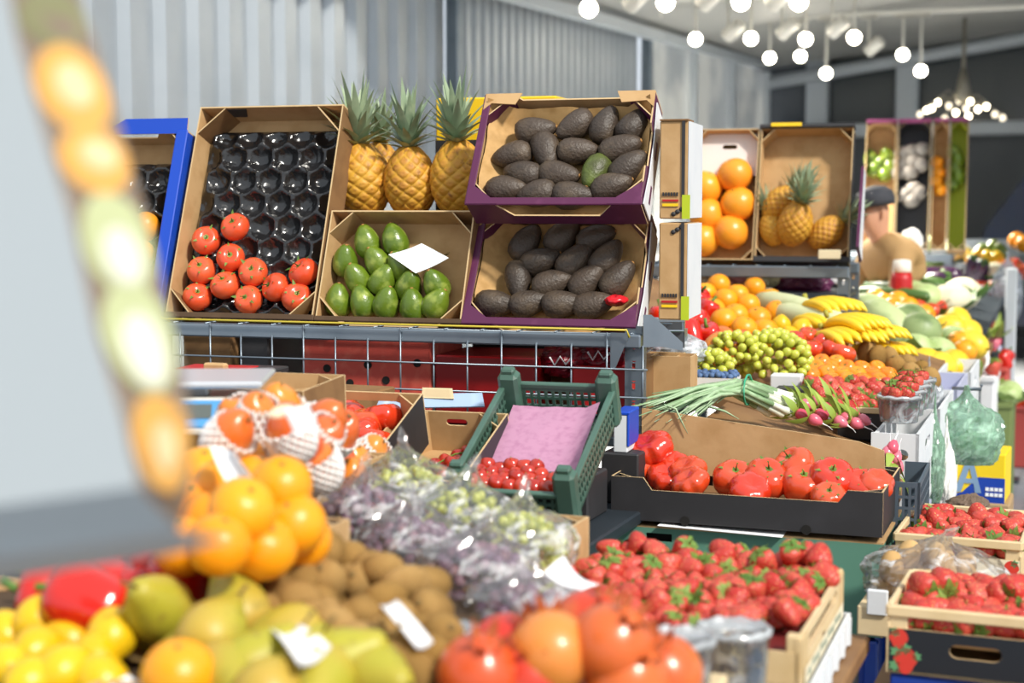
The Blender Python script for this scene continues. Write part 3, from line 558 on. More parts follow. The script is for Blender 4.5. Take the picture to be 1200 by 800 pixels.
# two purple trays of dark avocados, one above the other
x0, x1 = rackx(541, 380), rackx(744, 386); WP = x1-x0; HP = .1; LP = .335; TP = R(59)
M1 = rcrate(x0, x1, HP, TP); p = atP(560, 243, RO, RB); up2 = (p.z-(ZS+.012))
M2 = M1.copy(); M2.translation += V((0, 0, .305))+RB*(-.0)+RX*.012
for M, nm in ((M1, 'lower'), (M2, 'upper')):
    carton('avocado_tray', f'{nm} of the two purple cardboard trays of dark avocados at the right end of the rack', 'tray', M, WP, LP, HP, PURPLE, KRAFT, bot=notch(WP, HP, .04, .07, .045), top=notch(WP, HP, .075, .075, .02), left=flat(LP-.008, HP), right=[(0, 0), (LP-.008, 0), (LP-.008, HP), (LP*.7, HP), (LP*.66, HP-.025), (LP*.36, HP-.025), (LP*.32, HP), (0, HP)], flaps=.07, flapm=PURPLE)
    tq = last('avocado_tray'); lip(tq, WP, HP, .022, PURPLE)
    for sx in (-1, 1):
        part('rim_corner', G().panel([(sx*WP/2, 0), (sx*(WP/2-.085), 0), (sx*(WP/2-.06), .022), (sx*(WP/2-.02), .05), (sx*WP/2, .065)][::-sx], [], V((0, -.002, HP+.004)), V((1, 0, 0)), V((0, 1, 0)), .003, 0, 0, 0), PURPLE, tq)
        part('kraft_tab', G().panel([(sx*WP/2, LP), (sx*(WP/2-.10), LP), (sx*(WP/2-.085), LP-.035), (sx*(WP/2-.02), LP-.03), (sx*WP/2, LP-.05)][::sx], [], V((0, 0, HP+.004)), V((1, 0, 0)), V((0, 1, 0)), .003, 0, 0, 0), KRAFT, tq)
    part('side_lip', G().rbox((-WP/2+.006, LP/2, HP), (.02, LP, .006), .002), PURPLE, tq)
    g = G(); v = []; nx = 26; ny = 20   # crumpled kraft lining
    for j in range(ny+1):
        for i in range(nx+1):
            a = i/nx; b = j/ny; x = (a-.5)*(WP-.02); y = .01+b*(LP-.03); z = .01+.012*nz((x, y, 0), 22, 1)+.006*abs(nz((x, y, 1), 60, 2))+.055*max(0, abs(a-.5)-.36)/.14+.05*max(0, b-.86)/.14
            v.append((x, y, max(z, .0055)))
    g.add(v, [(j*(nx+1)+i, j*(nx+1)+i+1, (j+1)*(nx+1)+i+1, (j+1)*(nx+1)+i) for j in range(ny) for i in range(nx)])
    tag(ob('kraft_liner', g.mesh('kraft_liner', mat('kraft_paper', '#c69e66', .75, spots=(25, '#b08850', .45, .7)), True), M=M), f'crumpled brown paper lining the {nm} purple avocado tray', 'paper liner')
    # white printed sleeve on the right side
g = G(); g.panel([(0, .005), (.3, .005), (.3, .09), (.2, .07), (.1, .07), (0, .09)], [], V((WP/2+.006, .006, 0)), V((0, 1, 0)), V((0, 0, 1)), .003, 0, 0, 0)
for M, nm in ((M1, 'lower'), (M2, 'upper')):
    s = ob('side_sleeve', g.mesh('side_sleeve', WHITE, False), M=M); tag(s, f'white card panel on the right flank of the {nm} purple avocado tray', 'card panel')
    for k in range(2): part('print_mark', G().box((WP/2+.0068, .06+k*.13, .04), (.0012, .05, .012)), PURPLE, s)
upA = [[(627, 153, 10), (674, 147, 40), (709, 147, 70), (743, 147, 60)], [(601, 182, 15), (640, 177, 110), (677, 177, 5), (727, 174, 15)], [(614, 204, -10), (655, 205, -8), (698, 201, 75), (736, 197, 40)], [(593, 222, 0), (630, 227, 10), (671, 229, 0), (716, 219, 20)]]
loA = [[(616, 285, 60), (659, 277, 50), (698, 279, 20)], [(633, 306, 25), (674, 305, 50), (711, 302, 60)], [(607, 328, 100), (647, 332, 20), (688, 329, 45), (724, 327, 50)], [(580, 356, 0), (620, 355, 20), (659, 356, 10), (695, 357, 10)]]
for M, A, nm in ((M2, upA, 'upper'), (M1, loA, 'lower')):
    for r, row in enumerate(A):
        for k, (x, y, an) in enumerate(row):
            w = onp((x, y), M, .05); e1 = M.to_3x3() @ V((1, 0, 0)); e2 = M.to_3x3() @ V((0, 1, 0)); e3 = M.to_3x3() @ V((0, 0, 1)); s = -1 if rv.random() < .25 else 1
            tn = nm == 'upper' and r == 2 and k == 2
            put('turning_avocado' if tn else 'avocado', w, ('green-flecked' if tn else 'dark') + f' avocado in the {nm} purple tray, {onl(k, len(row))} in the {["top", "second", "third", "bottom"][r]} row', 'dark avocados in the purple trays', axis_rot((e1*cos(R(an))+e2*sin(R(an)))*s+e3*rv.uniform(-.1, .25), rv.uniform(0, 6)), rv.uniform(1.16, 1.26))
p = onp((722, 352), M1, .07); tag(ob('plastic_bag', G().lathe(prof_ell(.03, .012, 8), 14, lambda t, u, r, z: (r*(1+.3*nz((cos(t), sin(t), z*90), 2, 1)), z+.004*sin(5*t))).mesh('plastic_bag', mat('red_plastic', '#d3202c', .3)), M=T(*p)), 'scrap of red plastic in the corner of the lower avocado tray', 'bag')
# pineapples standing behind the kraft carton, on a box
pb = ML @ V((0, LL*1.0, .0)); zf = 1.53
bx = ob('support_box', G().rbox((RO+RX*((rackx(385, 300)+rackx(545, 300))/2)+RB*.36+V((0, 0, 1.385))), (.42, .2, .285), .004, 0).mesh('support_box', KRAFTD, False)); tag(bx, 'brown box under the pineapples behind the kraft carton', 'box')
for k, (x, y, s, lean, h) in enumerate([(425, 213, 1.3, -.03, 1.0), (481, 214, 1.2, .02, 1.0), (538, 211, 1.3, .0, 1.0)]):
    p = atP(x, y, RO+RB*.33, RB); a = V((lean*.8, -.14, 1)); o = put('pineapple', p, ['left pineapple on the front rack, dull brown and short-crowned', 'middle pineapple on the front rack, brightest yellow, between two others', 'right pineapple on the front rack, beside the purple trays'][k], 'pineapples on the front rack', axis_rot(a, k*1.3), s, k)
p = atP(444, 200, RO+RB*.5, RB); put('pineapple', p, 'fourth pineapple mostly hidden behind the left and middle ones', 'pineapples on the front rack', axis_rot((.1, -.1, 1)), 1.0, 1)
# open kraft carton flaps, yellow carton and small things behind the pineapples
YEL = mat('yellow_card', '#f0c414', .45, spots=(30, '#f3d02f', .6, .8))
p = RO+RX*rackx(540, 140)*.995+RB*.56; yb = thing('yellow_carton', 'bright yellow carton with white print behind the pineapples', 'carton', tilt(p+V((-.06, 0, 1.235)), AL, 0))
part('carton_body', G().rbox((0, 0, .31), (.36, .2, .62), .004), YEL, yb)
for k, (x, z) in enumerate(((-.12, .56), (.02, .53), (.1, .56))):
    part('white_print', G().tube([(x-.04, -.102, z), (x-.02, -.102, z+.015), (x, -.102, z-.005), (x+.02, -.102, z+.012), (x+.04, -.102, z)], .005, 5), PAPER, yb, True)
part('dark_band', G().box((0, -.1015, .4), (.36, .003, .2)), BLACKC, yb)
# cartons seen from behind at the right end: brown sides with a printed stripe
for k, (nm, z0) in enumerate((('lower', 1.26), ('upper', 1.515))):
    M = tilt(RO+RX*.015+RB*(.20+.0*k)+V((0, 0, z0)), AL+R(2), R(0)); b = thing('printed_carton', f'{nm} brown carton with black print and a thin stripe at the rack end', 'carton', M)
    Hc, Wc, Dc = .245, .072, .22
    part('carton_body', G().rbox((Wc/2, Dc/2-.1, Hc/2), (Wc, Dc, Hc), .003), KRAFT, b)
    part('white_side', G().box((Wc+.002, Dc/2-.1, Hc/2), (.004, Dc, Hc-.004)), WHITE, b); part('green_strip', G().box((Wc-.004, -.103, .03), (.02, .004, .06)), mat('lime_print', '#b5c522', .5), b)
    part('dark_edge', G().box((Wc-.012, -.1025, .15), (.008, .003, .19)), BLACKC, b); 
    if k: part('dark_top', G().box((Wc/2, -.06, Hc+.002), (Wc, .09, .004)), KRAFTD, b)
    part('printed_stripe', G().box((.028, -.102, .035), (.04, .003, .007)), YEL, b); part('printed_stripe', G().box((.028, -.102, .046), (.04, .003, .005)), REDC, b)
    g = G()
    for q in range(6): g.box((.010+q*.007, -.102, .062), (.004, .003, .009))
    part('printed_text', g, BLACKC, b)
    g = G()
    for q in range(3): g.lathe([(.0005, 0), (.006, 0), (.006, .003), (.0005, .003)], 8, M=T(.036+q*.010, -.1, .012+(.21 if not k else .0)+q*.006, pi/2))
    part('handling_mark', g, BLACKC, b, True)
# ------------------------------------------------------------- counters under the near fruit
def table(name, label, x0, x1, y0, y1, z, m=WOOD):
    t = thing(name, label, 'table', T((x0+x1)/2, (y0+y1)/2, 0)); w, d = x1-x0, y1-y0
    part('table_top', G().rbox((0, 0, z-.015), (w, d, .03), .004), m, t)
    for sx in (-1, 1):
        for sy in (-1, 1): part('leg', G().rbox((sx*(w/2-.04), sy*(d/2-.04), (z-.03)/2), (.05, .05, z-.03), .004), STEELD, t)
    return t
table('display_table', 'low wooden table carrying the fruit cartons nearest the camera', -1.85, -.37, 1.05, 2.68, .80)
table('display_bench', 'dark steel bench in front of the steel rack under the tilted crates', -2.3, -.97, 2.72, 3.56, .86, STEELD)
def fit(px, py, Z): return atZ(px, py, Z)
def bin_(name, label, x0, x1, y0, y1, z0, z1, fill, outm=KRAFT):   # deep fruit carton, its content resting on an inner board
    o = carton(name, label, 'carton', tilt(((x0+x1)/2, y0, z0), 0, 0), x1-x0, y1-y0, z1-z0, outm, KRAFT, flaps=.04)
    part('inner_board', G().box((0, (y1-y0)/2, fill-z0), (x1-x0-.01, y1-y0-.01, .004)), BOARD, o); return o  # board coloured dark to stand for shade between the fruit
bin_('lemon_carton', 'brown carton of lemons at the lower left corner', -1.48, -1.03, 1.16, 1.58, .80, 1.0, .985)
bin_('orange_carton', 'brown carton holding one orange at the bottom edge beside the lemons', -1.02, -.72, 1.1, 1.38, .80, 1.03, .99)
bin_('pear_carton', 'brown carton of pears between the lemons and the kiwis', -1.02, -.70, 1.39, 1.64, .80, 1.0, .99)
bin_('pepper_carton', 'brown carton of red peppers behind the lemons', -1.5, -1.03, 1.59, 1.78, .80, 1.01, .995)
bin_('kiwi_carton', 'brown carton heaped with kiwis in the foreground', -1.02, -.71, 1.65, 1.99, .80, 1.01, .99)
bin_('orange_pile_carton', 'brown carton under the heaped oranges behind the kiwis', -1.4, -1.03, 1.79, 1.99, .80, 1.09, 1.085)
bin_('mango_carton', 'brown carton of mangoes in foam nets behind the oranges', -1.6, -1.21, 2.0, 2.5, .80, 1.10, 1.09)
bin_('grape_carton', 'brown carton under the bagged grapes in the middle of the table', -1.2, -.845, 2.0, 2.55, .80, 1.0, .985)
bin_('pomegranate_carton', 'brown carton of pomegranates at the bottom edge', -.69, -.49, 1.42, 1.78, .80, .985, .98)
def heap(k, L, zc, what, group, s=1.0, tiltv=.5, jitter=.0, parts=True, ori=None):
    # L: (px, py[, lift]); each rests on height zc + lift; labelled by place
    out = []
    for i, p in enumerate(L):
        w = atZ(p[0], p[1], zc+(p[2] if len(p) > 2 else 0)); q = ori(w, i) if ori else None
        out.append(put(k, w, what(i, len(L)) if callable(what) else what, group, q, s*rv.uniform(.95, 1.05), None, parts))
    return out
def rowed(L, noun, where, dy=20):   # order a list of pixel points into rows (front last) and give each a place phrase
    S_ = sorted(L, key=lambda p: p[1]); rows = []
    for p in S_:
        if rows and p[1]-rows[-1][0][1] < dy: rows[-1].append(p)
        else: rows.append([p])
    out = []
    for r, row in enumerate(rows):
        row.sort(key=lambda p: p[0])
        for k, p in enumerate(row): out.append((p, f'{noun} {where}, {onl(k, len(row))} in {ROWN[r]} row from the back'))
    return out
def heap2(k, L, zc, noun, where, group, s=1.0, dy=20, ori=None, parts=True):
    for p, lab in rowed(L, noun, where, dy):
        w = atZ(p[0], p[1], zc+(p[2] if len(p) > 2 else 0)); put(k, w, lab, group, ori(w) if ori else None, s*rv.uniform(.95, 1.05), None, parts)
def anyax(w): return axis_rot(V((rv.uniform(-1, 1), rv.uniform(-1, 1), rv.uniform(-.2, .5))), rv.uniform(0, 6))
def upax(w): return axis_rot(tocam(w, rv.uniform(.1, .5), rv.uniform(-.4, .4)), rv.uniform(0, 6))
heap2('lemon', [(45, 725, .02), (132, 743, .02), (6, 742), (45, 762, .01), (84, 752), (112, 770), (8, 782), (76, 786, .01), (40, 800), (118, 798), (-20, 765)], 1.02, 'lemon', 'in the lower left carton', 'lemons', .94, 15, anyax)
put('orange', atZ(210, 792, 1.04), 'single blurred orange at the bottom edge below the pears', None, upax(V((0, 1, 1))), 1.02)
c1 = card('price_card', 'blank white card at the bottom edge left of the single orange', 'card', [atZ(150, 790, 1.03), atZ(185, 800, 1.03), atZ(180, 815, 1.02), atZ(120, 812, 1.02)])
heap2('pear', [(182, 709, .04), (253, 737, .03), (276, 708, .03), (196, 738, -.01), (231, 765), (302, 775, .01), (400, 776, .01), (268, 792), (160, 728, -.01), (328, 752), (350, 788), (222, 742, -.01), (440, 790), (365, 765, -.01), (300, 742, -.01), (375, 800), (318, 806)], 1.035, 'speckled pear', 'in the foreground', 'pears', 1.12, 16, anyax)
heap2('bell_pepper', [(104, 704, .03), (66, 698), (140, 694), (88, 682), (160, 680)], 1.035, 'red pepper', 'behind the lemons', 'red peppers behind the lemons', 1.12, 14, lambda w: axis_rot((rt*-1+V((0, 0, .25))+V((0, rv.uniform(-.3, .3), 0))), rv.uniform(0, 6)))
for k, (x, y, l) in enumerate([(188, 662, .03), (212, 681, .02), (238, 652, .05), (175, 690, .0)]):
    put('bell_pepper', atZ(x, y, 1.04+l), f'red pepper inside the clear bag below the oranges, {onl((1, 2, 3, 0)[k], 4)}', 'bagged red peppers', upax(V((0, 1, 1))), .95)
# bags of thin film
def bag(name, label, c, rx, ry, rz, seed, m=None, neck=None, group=None, lift=0.0):
    g = G(); nu, nv = 56, 30; v = []
    for j in range(nv+1):
        b = -pi/2+pi*j/nv
        for i in range(nu):
            a = 2*pi*i/nu; d = V((cos(b)*cos(a), cos(b)*sin(a), sin(b))); q = 1+.14*nz(d, 2.3, seed)+.13*abs(nz(d, 5, seed+1))+.09*abs(nz(d, 11, seed+2))
            p = V((d.x*rx*q, d.y*ry*q, d.z*rz*q))
            if neck and b > .55: u = (b-.55)/(pi/2-.55); w = 1-.75*sin(min(1, u*1.2)*pi/2)+(.25*u if u > .7 else 0); p.x *= w; p.y *= w; p += V(neck)*u*u*1.0
            if p.z < -rz*.8: p.z = -rz*.8
            v.append(p)
    f = [(j*nu+i, j*nu+(i+1) % nu, (j+1)*nu+(i+1) % nu, (j+1)*nu+i) for j in range(nv) for i in range(nu)]
    g.add(v, f); o = ob(name, g.mesh(name, m or FILM, False), M=T(*c)); return tag(o, label, 'bag', group)
def bunch(label, c, rx, ry, rz, col, n, group, seed, stem=True, scale=1.0):
    t = thing('grape_bunch', label, 'grapes', T(*c), group); me = gr_g if col == 'g' else gr_p; rnd = random.Random(seed); pts = []; tries = 0
    while len(pts) < n and tries < 4000:
        tries += 1; a = rnd.uniform(0, 2*pi); s = rnd.uniform(-.45, 1); q = sqrt(max(0, 1-s*s))*rnd.uniform(.9, 1.05); p = V((rx*q*cos(a), ry*q*sin(a), rz*s))
        if all((p-o).length > .0165*scale for o in pts): pts.append(p)
    for p in pts: ob('grape', me, t, Matrix.LocRotScale(p, axis_rot(V(p)+V((0, 0, .001)), 0), V((scale,)*3)))
    if stem: part('stem', G().tube([(0, 0, rz*.4), (.01, .0, rz*1.05), (.03, .01, rz*1.35)], .0028, 6), mat('grape_stem', '#9a9a4a', .7), t, True)
    return t
B = [(476, 582, .085, .065, .06, 'g', .05, 'green', 'next to the mangoes'), (425, 606, .085, .065, .055, 'p', .05, 'purple', 'right of the topmost orange'), (545, 612, .08, .065, .06, 'g', .03, 'green', 'in the middle of the heap'), (484, 645, .085, .07, .055, 'p', .02, 'purple', 'behind the kiwis'), (612, 638, .075, .06, .055, 'g', .02, 'green', 'nearest the green plastic crate'), (562, 676, .085, .065, .055, 'p', .01, 'dark purple', 'left of the curled price card'), (622, 716, .085, .05, .038, 'p', -.005, 'dark purple', 'behind the pomegranates')]
for k, (x, y, rx, ry, rz, col, l, cn, wh) in enumerate(B):
    c = atZ(x, y, 1.0+l); bunch(f'{cn} grapes in clear bag {wh}', c-V((0, 0, .008)), rx*.84, ry*.84, rz*.9, col, 85, 'bagged grapes', k)
    bag('clear_bag', f'clear crinkled bag of {cn} grapes {wh}', c, rx*1.12, ry*1.15, rz*1.2, k*3+1, None, (.02*(k % 3-1), .02, .04), 'clear grape bags')
bag('clear_bag', 'crumpled clear bag at the left of the pomegranates, bottom edge', atZ(528, 757, .99), .06, .05, .028, 31, film_mat('cloudy_film', '#e8eef5', .3, .2))
bag('clear_bag', 'clear bag over red peppers below the oranges', atZ(205, 670, 1.05), .075, .06, .06, 37, film_mat('red_tinted_film', '#f6c9c4', .12, .16), (.0, .02, .05))
bag('clear_bag', 'pale puffed empty clear bag between the green and purple grapes', atZ(500, 612, 1.02), .05, .05, .035, 41, MC['cloudy_film'], (.01, .02, .03))
# kiwis, oranges
kz = [(75, 145, .05), (190, 105, .05), (300, 165, .03), (190, 270, .02), (250, 320), (375, 285, .01), (480, 215, .03), (600, 290, .02), (715, 285, .0), (385, 430, .0), (495, 370, .01), (740, 420, .0), (232, 522, .0), (40, 245, .03), (50, 370, .01), (120, 470, .0), (505, 555, -.01), (790, 555, -.01), (590, 640, -.01), (380, 590, -.01), (735, 665, -.015), (500, 700, -.015), (640, 745, -.02), (150, 370), (310, 250, .01), (560, 480, -.01), (640, 400, -.01), (420, 230, .02), (110, 310, .01), (300, 480, -.01), (660, 560, -.02), (170, 450, -.01)]
heap2('kiwi', [(340+x/4.446, 620+y/4.446, (l[0] if l else 0)) for x, y, *l in kz]+[(266, 672, .02), (298, 692, .01), (336, 700, .01), (322, 676, .03), (310, 716, 0), (280, 718, 0)], 1.045, 'brown kiwi', 'in the foreground heap', 'kiwis', 1.0, 14, lambda w: axis_rot(V((rv.uniform(-1, 1), rv.uniform(-1, .3), rv.uniform(-.2, .5))), rv.uniform(0, 6)))
oz = [(330, 569, .075), (284, 598, .06), (257, 638, .03), (311, 642, .01), (345, 614, .03), (262, 568, .06), (232, 596, .03), (238, 556, .05), (215, 640, .0), (300, 565, .03), (285, 545, .04), (250, 610, .02), (318, 612, .02), (282, 655, -.01), (352, 632, .0)]
heap2('orange', oz, 1.12, 'bright orange', 'in the heap behind the kiwis', 'oranges in the foreground heap', .98, 18, upax)
card('price_card', 'white blank card tucked into the top of the orange heap', 'card', [atZ(246, 522, 1.24), atZ(272, 527, 1.24), atZ(304, 571, 1.2), atZ(266, 566, 1.2)], .008)
card('price_card', 'narrow white card sticking out of the kiwi heap', 'card', [atZ(446, 708, 1.09), atZ(465, 702, 1.09), atZ(508, 752, 1.06), atZ(488, 758, 1.06)], .004)
card('price_card', 'white card lying on the pears beside the kiwis', 'card', [atZ(318, 736, 1.085), atZ(352, 731, 1.085), atZ(388, 757, 1.075), atZ(350, 778, 1.075)], .008)
for k, (x, y, l) in enumerate([(646, 764, .02), (717, 755, .03), (594, 766, .0), (562, 790, .0), (690, 736, .0), (620, 795, -.01), (735, 797, -.01), (684, 793, -.02), (776, 790, -.02)]):
    w = atZ(x, y, 1.03+l); put('tan_pomegranate' if k == 0 else 'pomegranate', w, ['tan-orange pomegranate in the middle of the bottom edge', 'large glossy red pomegranate with a yellow patch right of the tan one', 'red pomegranate left of the tan-orange one', 'leftmost red pomegranate at the bottom edge', 'red pomegranate behind the glossy one', 'pomegranate half cut off below the tan one', 'pomegranate half cut off below the glossy one', 'pomegranate low between the two largest ones', 'rightmost red pomegranate beside the clear tub'][k], 'pomegranates', axis_rot(tocam(w, .4, rv.uniform(-.5, .5)), k) if k else axis_rot(V((-.35, .5, .8)), 0), 1.0, k % 2)
# mangoes in white foam nets
def foam(seed, open_):
    g = G(); n, m = 18, 8; v = []
    for j in range(m+1):
        z = -.052+.10*open_*j/m; q = z/.056; r = .0425*max(.12, sqrt(max(0, 1-q*q)))**.9+(.004 if j == m else 0)
        for i in range(n): a = 2*pi*(i+.5*(j % 2))/n; v.append((r*cos(a), r*sin(a), z))
    for j in range(m):
        for i in range(n):
            a = j*n+i; b = (j+1)*n+(i if j % 2 == 0 else (i+1) % n); c = (j+1)*n+((i-1) % n if j % 2 == 0 else i)
            for e in (b, c): g.tube([v[a], v[e]], .0034, 4, cap=False)
    return g.mesh('foam_net', NETW)
FO = [foam(1, .75), foam(2, .95), foam(3, .6)]
mz = [(268, 514, .08, 'in the grey net at the left'), (302, 494, .09, 'below the topmost white net'), (330, 480, .10, 'topmost of the netted ones'), (346, 530, .05, 'above the topmost orange'), (370, 516, .06, 'in the middle of the netted ones'), (394, 510, .03, 'right of the middle one'), (393, 546, -.04, 'beside the clear bags'), (432, 536, -.05, 'rightmost, above the green grape bag'), (380, 496, .07, 'at the back beside the red fruit box'), (318, 520, .03, 'half hidden behind the orange heap'), (360, 552, -.01, 'right of the topmost orange'), (408, 566, -.06, 'between clear bags'), (340, 508, .09, 'under the white card'), (296, 528, .04, 'behind the white card of the orange heap'), (416, 548, -.05, 'just left of the rightmost one'), (372, 544, .03, 'in front of the middle one'), (286, 494, .08, 'at the upper left beside the scale')]
for k, (x, y, l, wh) in enumerate(mz):
    w = atZ(x, y, 1.13+l); o = put('mango', w, f'red-yellow mango {wh}', 'mangoes in foam nets', axis_rot(tocam(w, .35, rv.uniform(-.5, .7)), k), .86); ob('foam_net', FO[k % 3], o)
card('price_card', 'white card between the netted mangoes', 'card', [atZ(332, 480, 1.30), atZ(362, 474, 1.29), atZ(372, 502, 1.26), atZ(346, 512, 1.26)], .006)
card('price_card', 'cream card lying on the upper mangoes', 'card', [atZ(302, 486, 1.285), atZ(322, 476, 1.29), atZ(345, 474, 1.29), atZ(320, 488, 1.285)], .006, mat('cream_paper', '#e9dcb8', .7))
mat('white_film', '#eceae6', .5)

# ------------------------------------------------------------- strawberry tray on white crate
ST = tilt((-.622, 2.17, .848), R(1.5), 0)
tr = thing('wooden_tray', 'pale wooden tray with slotted end panel full of strawberries', 'tray', ST)
part('floor_panel', G().box((.005, .225, .004), (.44, .45, .008)), PINE, tr)
part('end_panel', G().panel([(0, 0), (.45, 0), (.45, .075), (0, .075)], [slot(.22, .052, .3, .022), slot(.22, .02, .03, .022)], V((.225, 0, 0)), V((0, 1, 0)), V((0, 0, 1)), .009, 0, 0, 0), PINE, tr)
part('end_panel', G().box((-.212, .225, .035), (.006, .45, .07)), PINE, tr); part('side_slat', G().box((.005, .003, .028), (.43, .006, .055)), PINE, tr); part('side_slat', G().box((.005, .447, .028), (.43, .006, .055)), PINE, tr)
for x in (-.2, .213):
    for y in (.012, .438): part('corner_post', G().rbox((x, y, .04), (.022, .022, .08), .002), PINE, tr)
prn = part('printed_strip', G().box((.2275, .225, .014), (.001, .4, .026)), mat('cream_print', '#e9dfc2', .6), tr)
g = G()
for q in range(9): g.box((.2285, .06+q*.04, .014+.004*(q % 2)), (.001, .024, .010))
part('printed_text', g, mat('grey_print', '#7f8c7c', .6), tr)
white = thing('white_crate', 'white plastic crate standing under the wooden strawberry tray', 'crate', tilt((-.615, 2.18, .80), R(1.5), 0))
part('crate_body', G().box((0, .22, .002), (.45, .43, .004)).box((.228, .22, .028), (.006, .44, .046)).box((-.225, .22, .028), (.006, .44, .046)).box((0, .002, .028), (.45, .005, .046)).box((0, .438, .028), (.45, .005, .046)), WHITE, white)
for y in range(6): part('rib', G().box((.233, .03+y*.075, .028), (.006, .012, .046)), WHITE, white)
# punnets are heaped over: rows of berries from back to front
nr = 12
for j in range(nr):
    y = .43-j*.0375; nx = 11; row = []
    for i in range(nx):
        x = -.19+.039*i+(.019 if j % 2 else 0)+rv.uniform(-.007, .007); h = .078+.010*sin(x*23+j)+.006*rv.random()
        if x > .208 or (j >= 10 and x > .145): continue
        row.append((x, y+rv.uniform(-.007, .007), h))
    for i, p in enumerate(row):
        a = V((rv.uniform(-1, 1), rv.uniform(-.7, .8), rv.uniform(-.5, .3) if rv.random() < .6 else rv.uniform(.3, .9))); put('strawberry', ST @ V(p), f'strawberry in the wooden tray, {onl(i, len(row))} in the {ROWN[j]} row from the back', 'strawberries in the wooden tray', axis_rot(a, rv.uniform(0, 6)), rv.uniform(1.0, 1.22))
rest = G().box((0, .225, .03), (.40, .42, .045)); part('punnet_liner', rest, mat('berry_liner', '#6d1a18', .6), tr)
for k, p in enumerate([(-.13, .415, .100), (-.05, .42, .098), (.02, .425, .098), (.14, .41, .108), (.19, .40, .106), (.165, .425, .104), (-.09, .38, .099), (.1, .38, .098)]):
    put('strawberry', ST @ V(p), f'strawberry on top of the heap along the back of the wooden tray, {onl(sorted([-.13, -.05, .02, .14, .19, .165, -.09, .1]).index(p[0]), 8)}', 'strawberries topping the wooden tray', axis_rot(V((rv.uniform(-1, 1), -.4, .7 if k % 2 else -.5)), k), 1.15)
card('price_card', 'large curled white card on the left edge of the strawberries', 'card', [atZ(661, 650, 1.03), atZ(704, 684, 1.0), atZ(668, 699, 1.0), atZ(636, 672, 1.02)], .012)
card('wood_slip', 'pale wooden slip beside the curled white card', 'card', [atZ(612, 672, 1.0), atZ(648, 655, 1.0), atZ(652, 672, .99), atZ(616, 690, .99)], .002, PINE)
def tub(name, label, c, r, h, content=None, n=10):
    t = thing(name, label, 'tub', T(*c)); CF = MC.get('tub_plastic') or film_mat('tub_plastic', '#eef6fa', .14, .2)
    part('tub_wall', G().lathe([(r*.1, 0), (r*.86, .001), (r*.88, .004), (r, h), (r*1.06, h+.001), (r*1.06, h+.005)], 28, lambda t_, u, a, z: (a*(1+.012*cos(14*t_)), z)), CF, t, True)
    part('lid', G().lathe([(r*1.08, h+.004), (r*1.08, h+.010), (r*.95, h+.013), (r*.9, h+.006), (.001, h+.007)], 28, lambda t_, u, a, z: (a, z+.002*sin(9*t_)*(a > .01))), MC.get('lid_plastic') or film_mat('lid_plastic', '#f2f6f8', .4, .3), t, True); return t
c = atZ(858, 822, .865); tub('clear_tub', 'round clear lidded tub of blueberries at the front of the strawberry tray', c, .05, .095)
n_ = 0
for j in range(3):
    for i in range(9): a = i*.7+j*.35; put('blueberry', c+V((.032*cos(a), .032*sin(a), .014+.026*j)), 'blueberry inside the round clear tub', 'blueberries in the clear tub', None, 1.3)
block = ob('support_block', G().rbox((c.x, c.y, .833), (.11, .12, .06), .003).mesh('support_block', PINE, False)); tag(block, 'small wooden block under the clear tub', 'block')
c = atZ(795, 800, .95); tub('clear_tub', 'clear tub of red berries left of the blueberry tub', c, .045, .05)
for i in range(6): put('strawberry', c+V((.022*cos(i), .022*sin(i), .024)), 'strawberry inside the small clear tub', 'strawberries in the clear tub', None, .8)
block = ob('support_block', G().rbox((c.x, c.y, .875), (.1, .12, .15), .003).mesh('support_block', PINE, False)); tag(block, 'wooden block under the tub of red berries', 'block')

# ------------------------------------------------------------- green plastic crate and neighbours on the bench
def lattice(w, h, nx, ny, mg=.012, gap=.006):
    cw = (w-2*mg-(nx-1)*gap)/nx; ch = (h-2*mg-(ny-1)*gap)/ny; H = []
    for i in range(nx):
        for j in range(ny): x = mg+i*(cw+gap); y = mg+j*(ch+gap); H.append([(x, y), (x+cw, y), (x+cw, y+ch), (x, y+ch)])
    return H
GM = tilt(atD(604, 610, 3.1), R(4), R(24)); gw, gl, gh = .25, .40, .085
gc = thing('plastic_crate', 'green lattice plastic crate with pink paper and cherry tomatoes, tilted to the front', 'crate', GM)
X_, Y_, Z_ = V((1, 0, 0)), V((0, 1, 0)), V((0, 0, 1))
part('base_grid', G().panel(flat(gw, gl), lattice(gw, gl, 12, 16), V((-gw/2, 0, .006)), X_, Y_, .006, 0, 0, 0), GPLAS, gc)
part('front_wall', G().panel(flat(gw, gh*.8), lattice(gw, gh*.8, 14, 3), V((-gw/2, 0, 0)), X_, Z_, .006, 0, 0, 0), GPLAS, gc)
part('back_wall', G().panel(flat(gw, gh*.95), lattice(gw, gh*.95, 14, 3), V((gw/2, gl, 0)), -X_, Z_, .006, 0, 0, 0), GPLAS, gc)
for s in (-1, 1): part('side_wall', G().panel(flat(gl, gh), lattice(gl, gh, 20, 3), V((s*gw/2, 0 if s > 0 else gl, 0)), Y_*s, Z_, .006, 0, 0, 0), GPLAS, gc)
part('rim', G().rbox((0, 0, gh*.8), (gw, .014, .01), .002).rbox((0, gl, gh*.95), (gw, .014, .012), .002).rbox((-gw/2, gl/2, gh), (.014, gl, .01), .002).rbox((gw/2, gl/2, gh), (.014, gl, .01), .002), GPLAS, gc)
for sx in (-1, 1):
    for y in (.012, gl-.012): part('corner_post', G().rbox((sx*(gw/2-.014), y, gh*.66), (.046, .04, gh*1.45), .008).rbox((sx*(gw/2-.014), y, gh*1.4), (.03, .022, .02), .004), GPLAS, gc)
g = G(); v = []
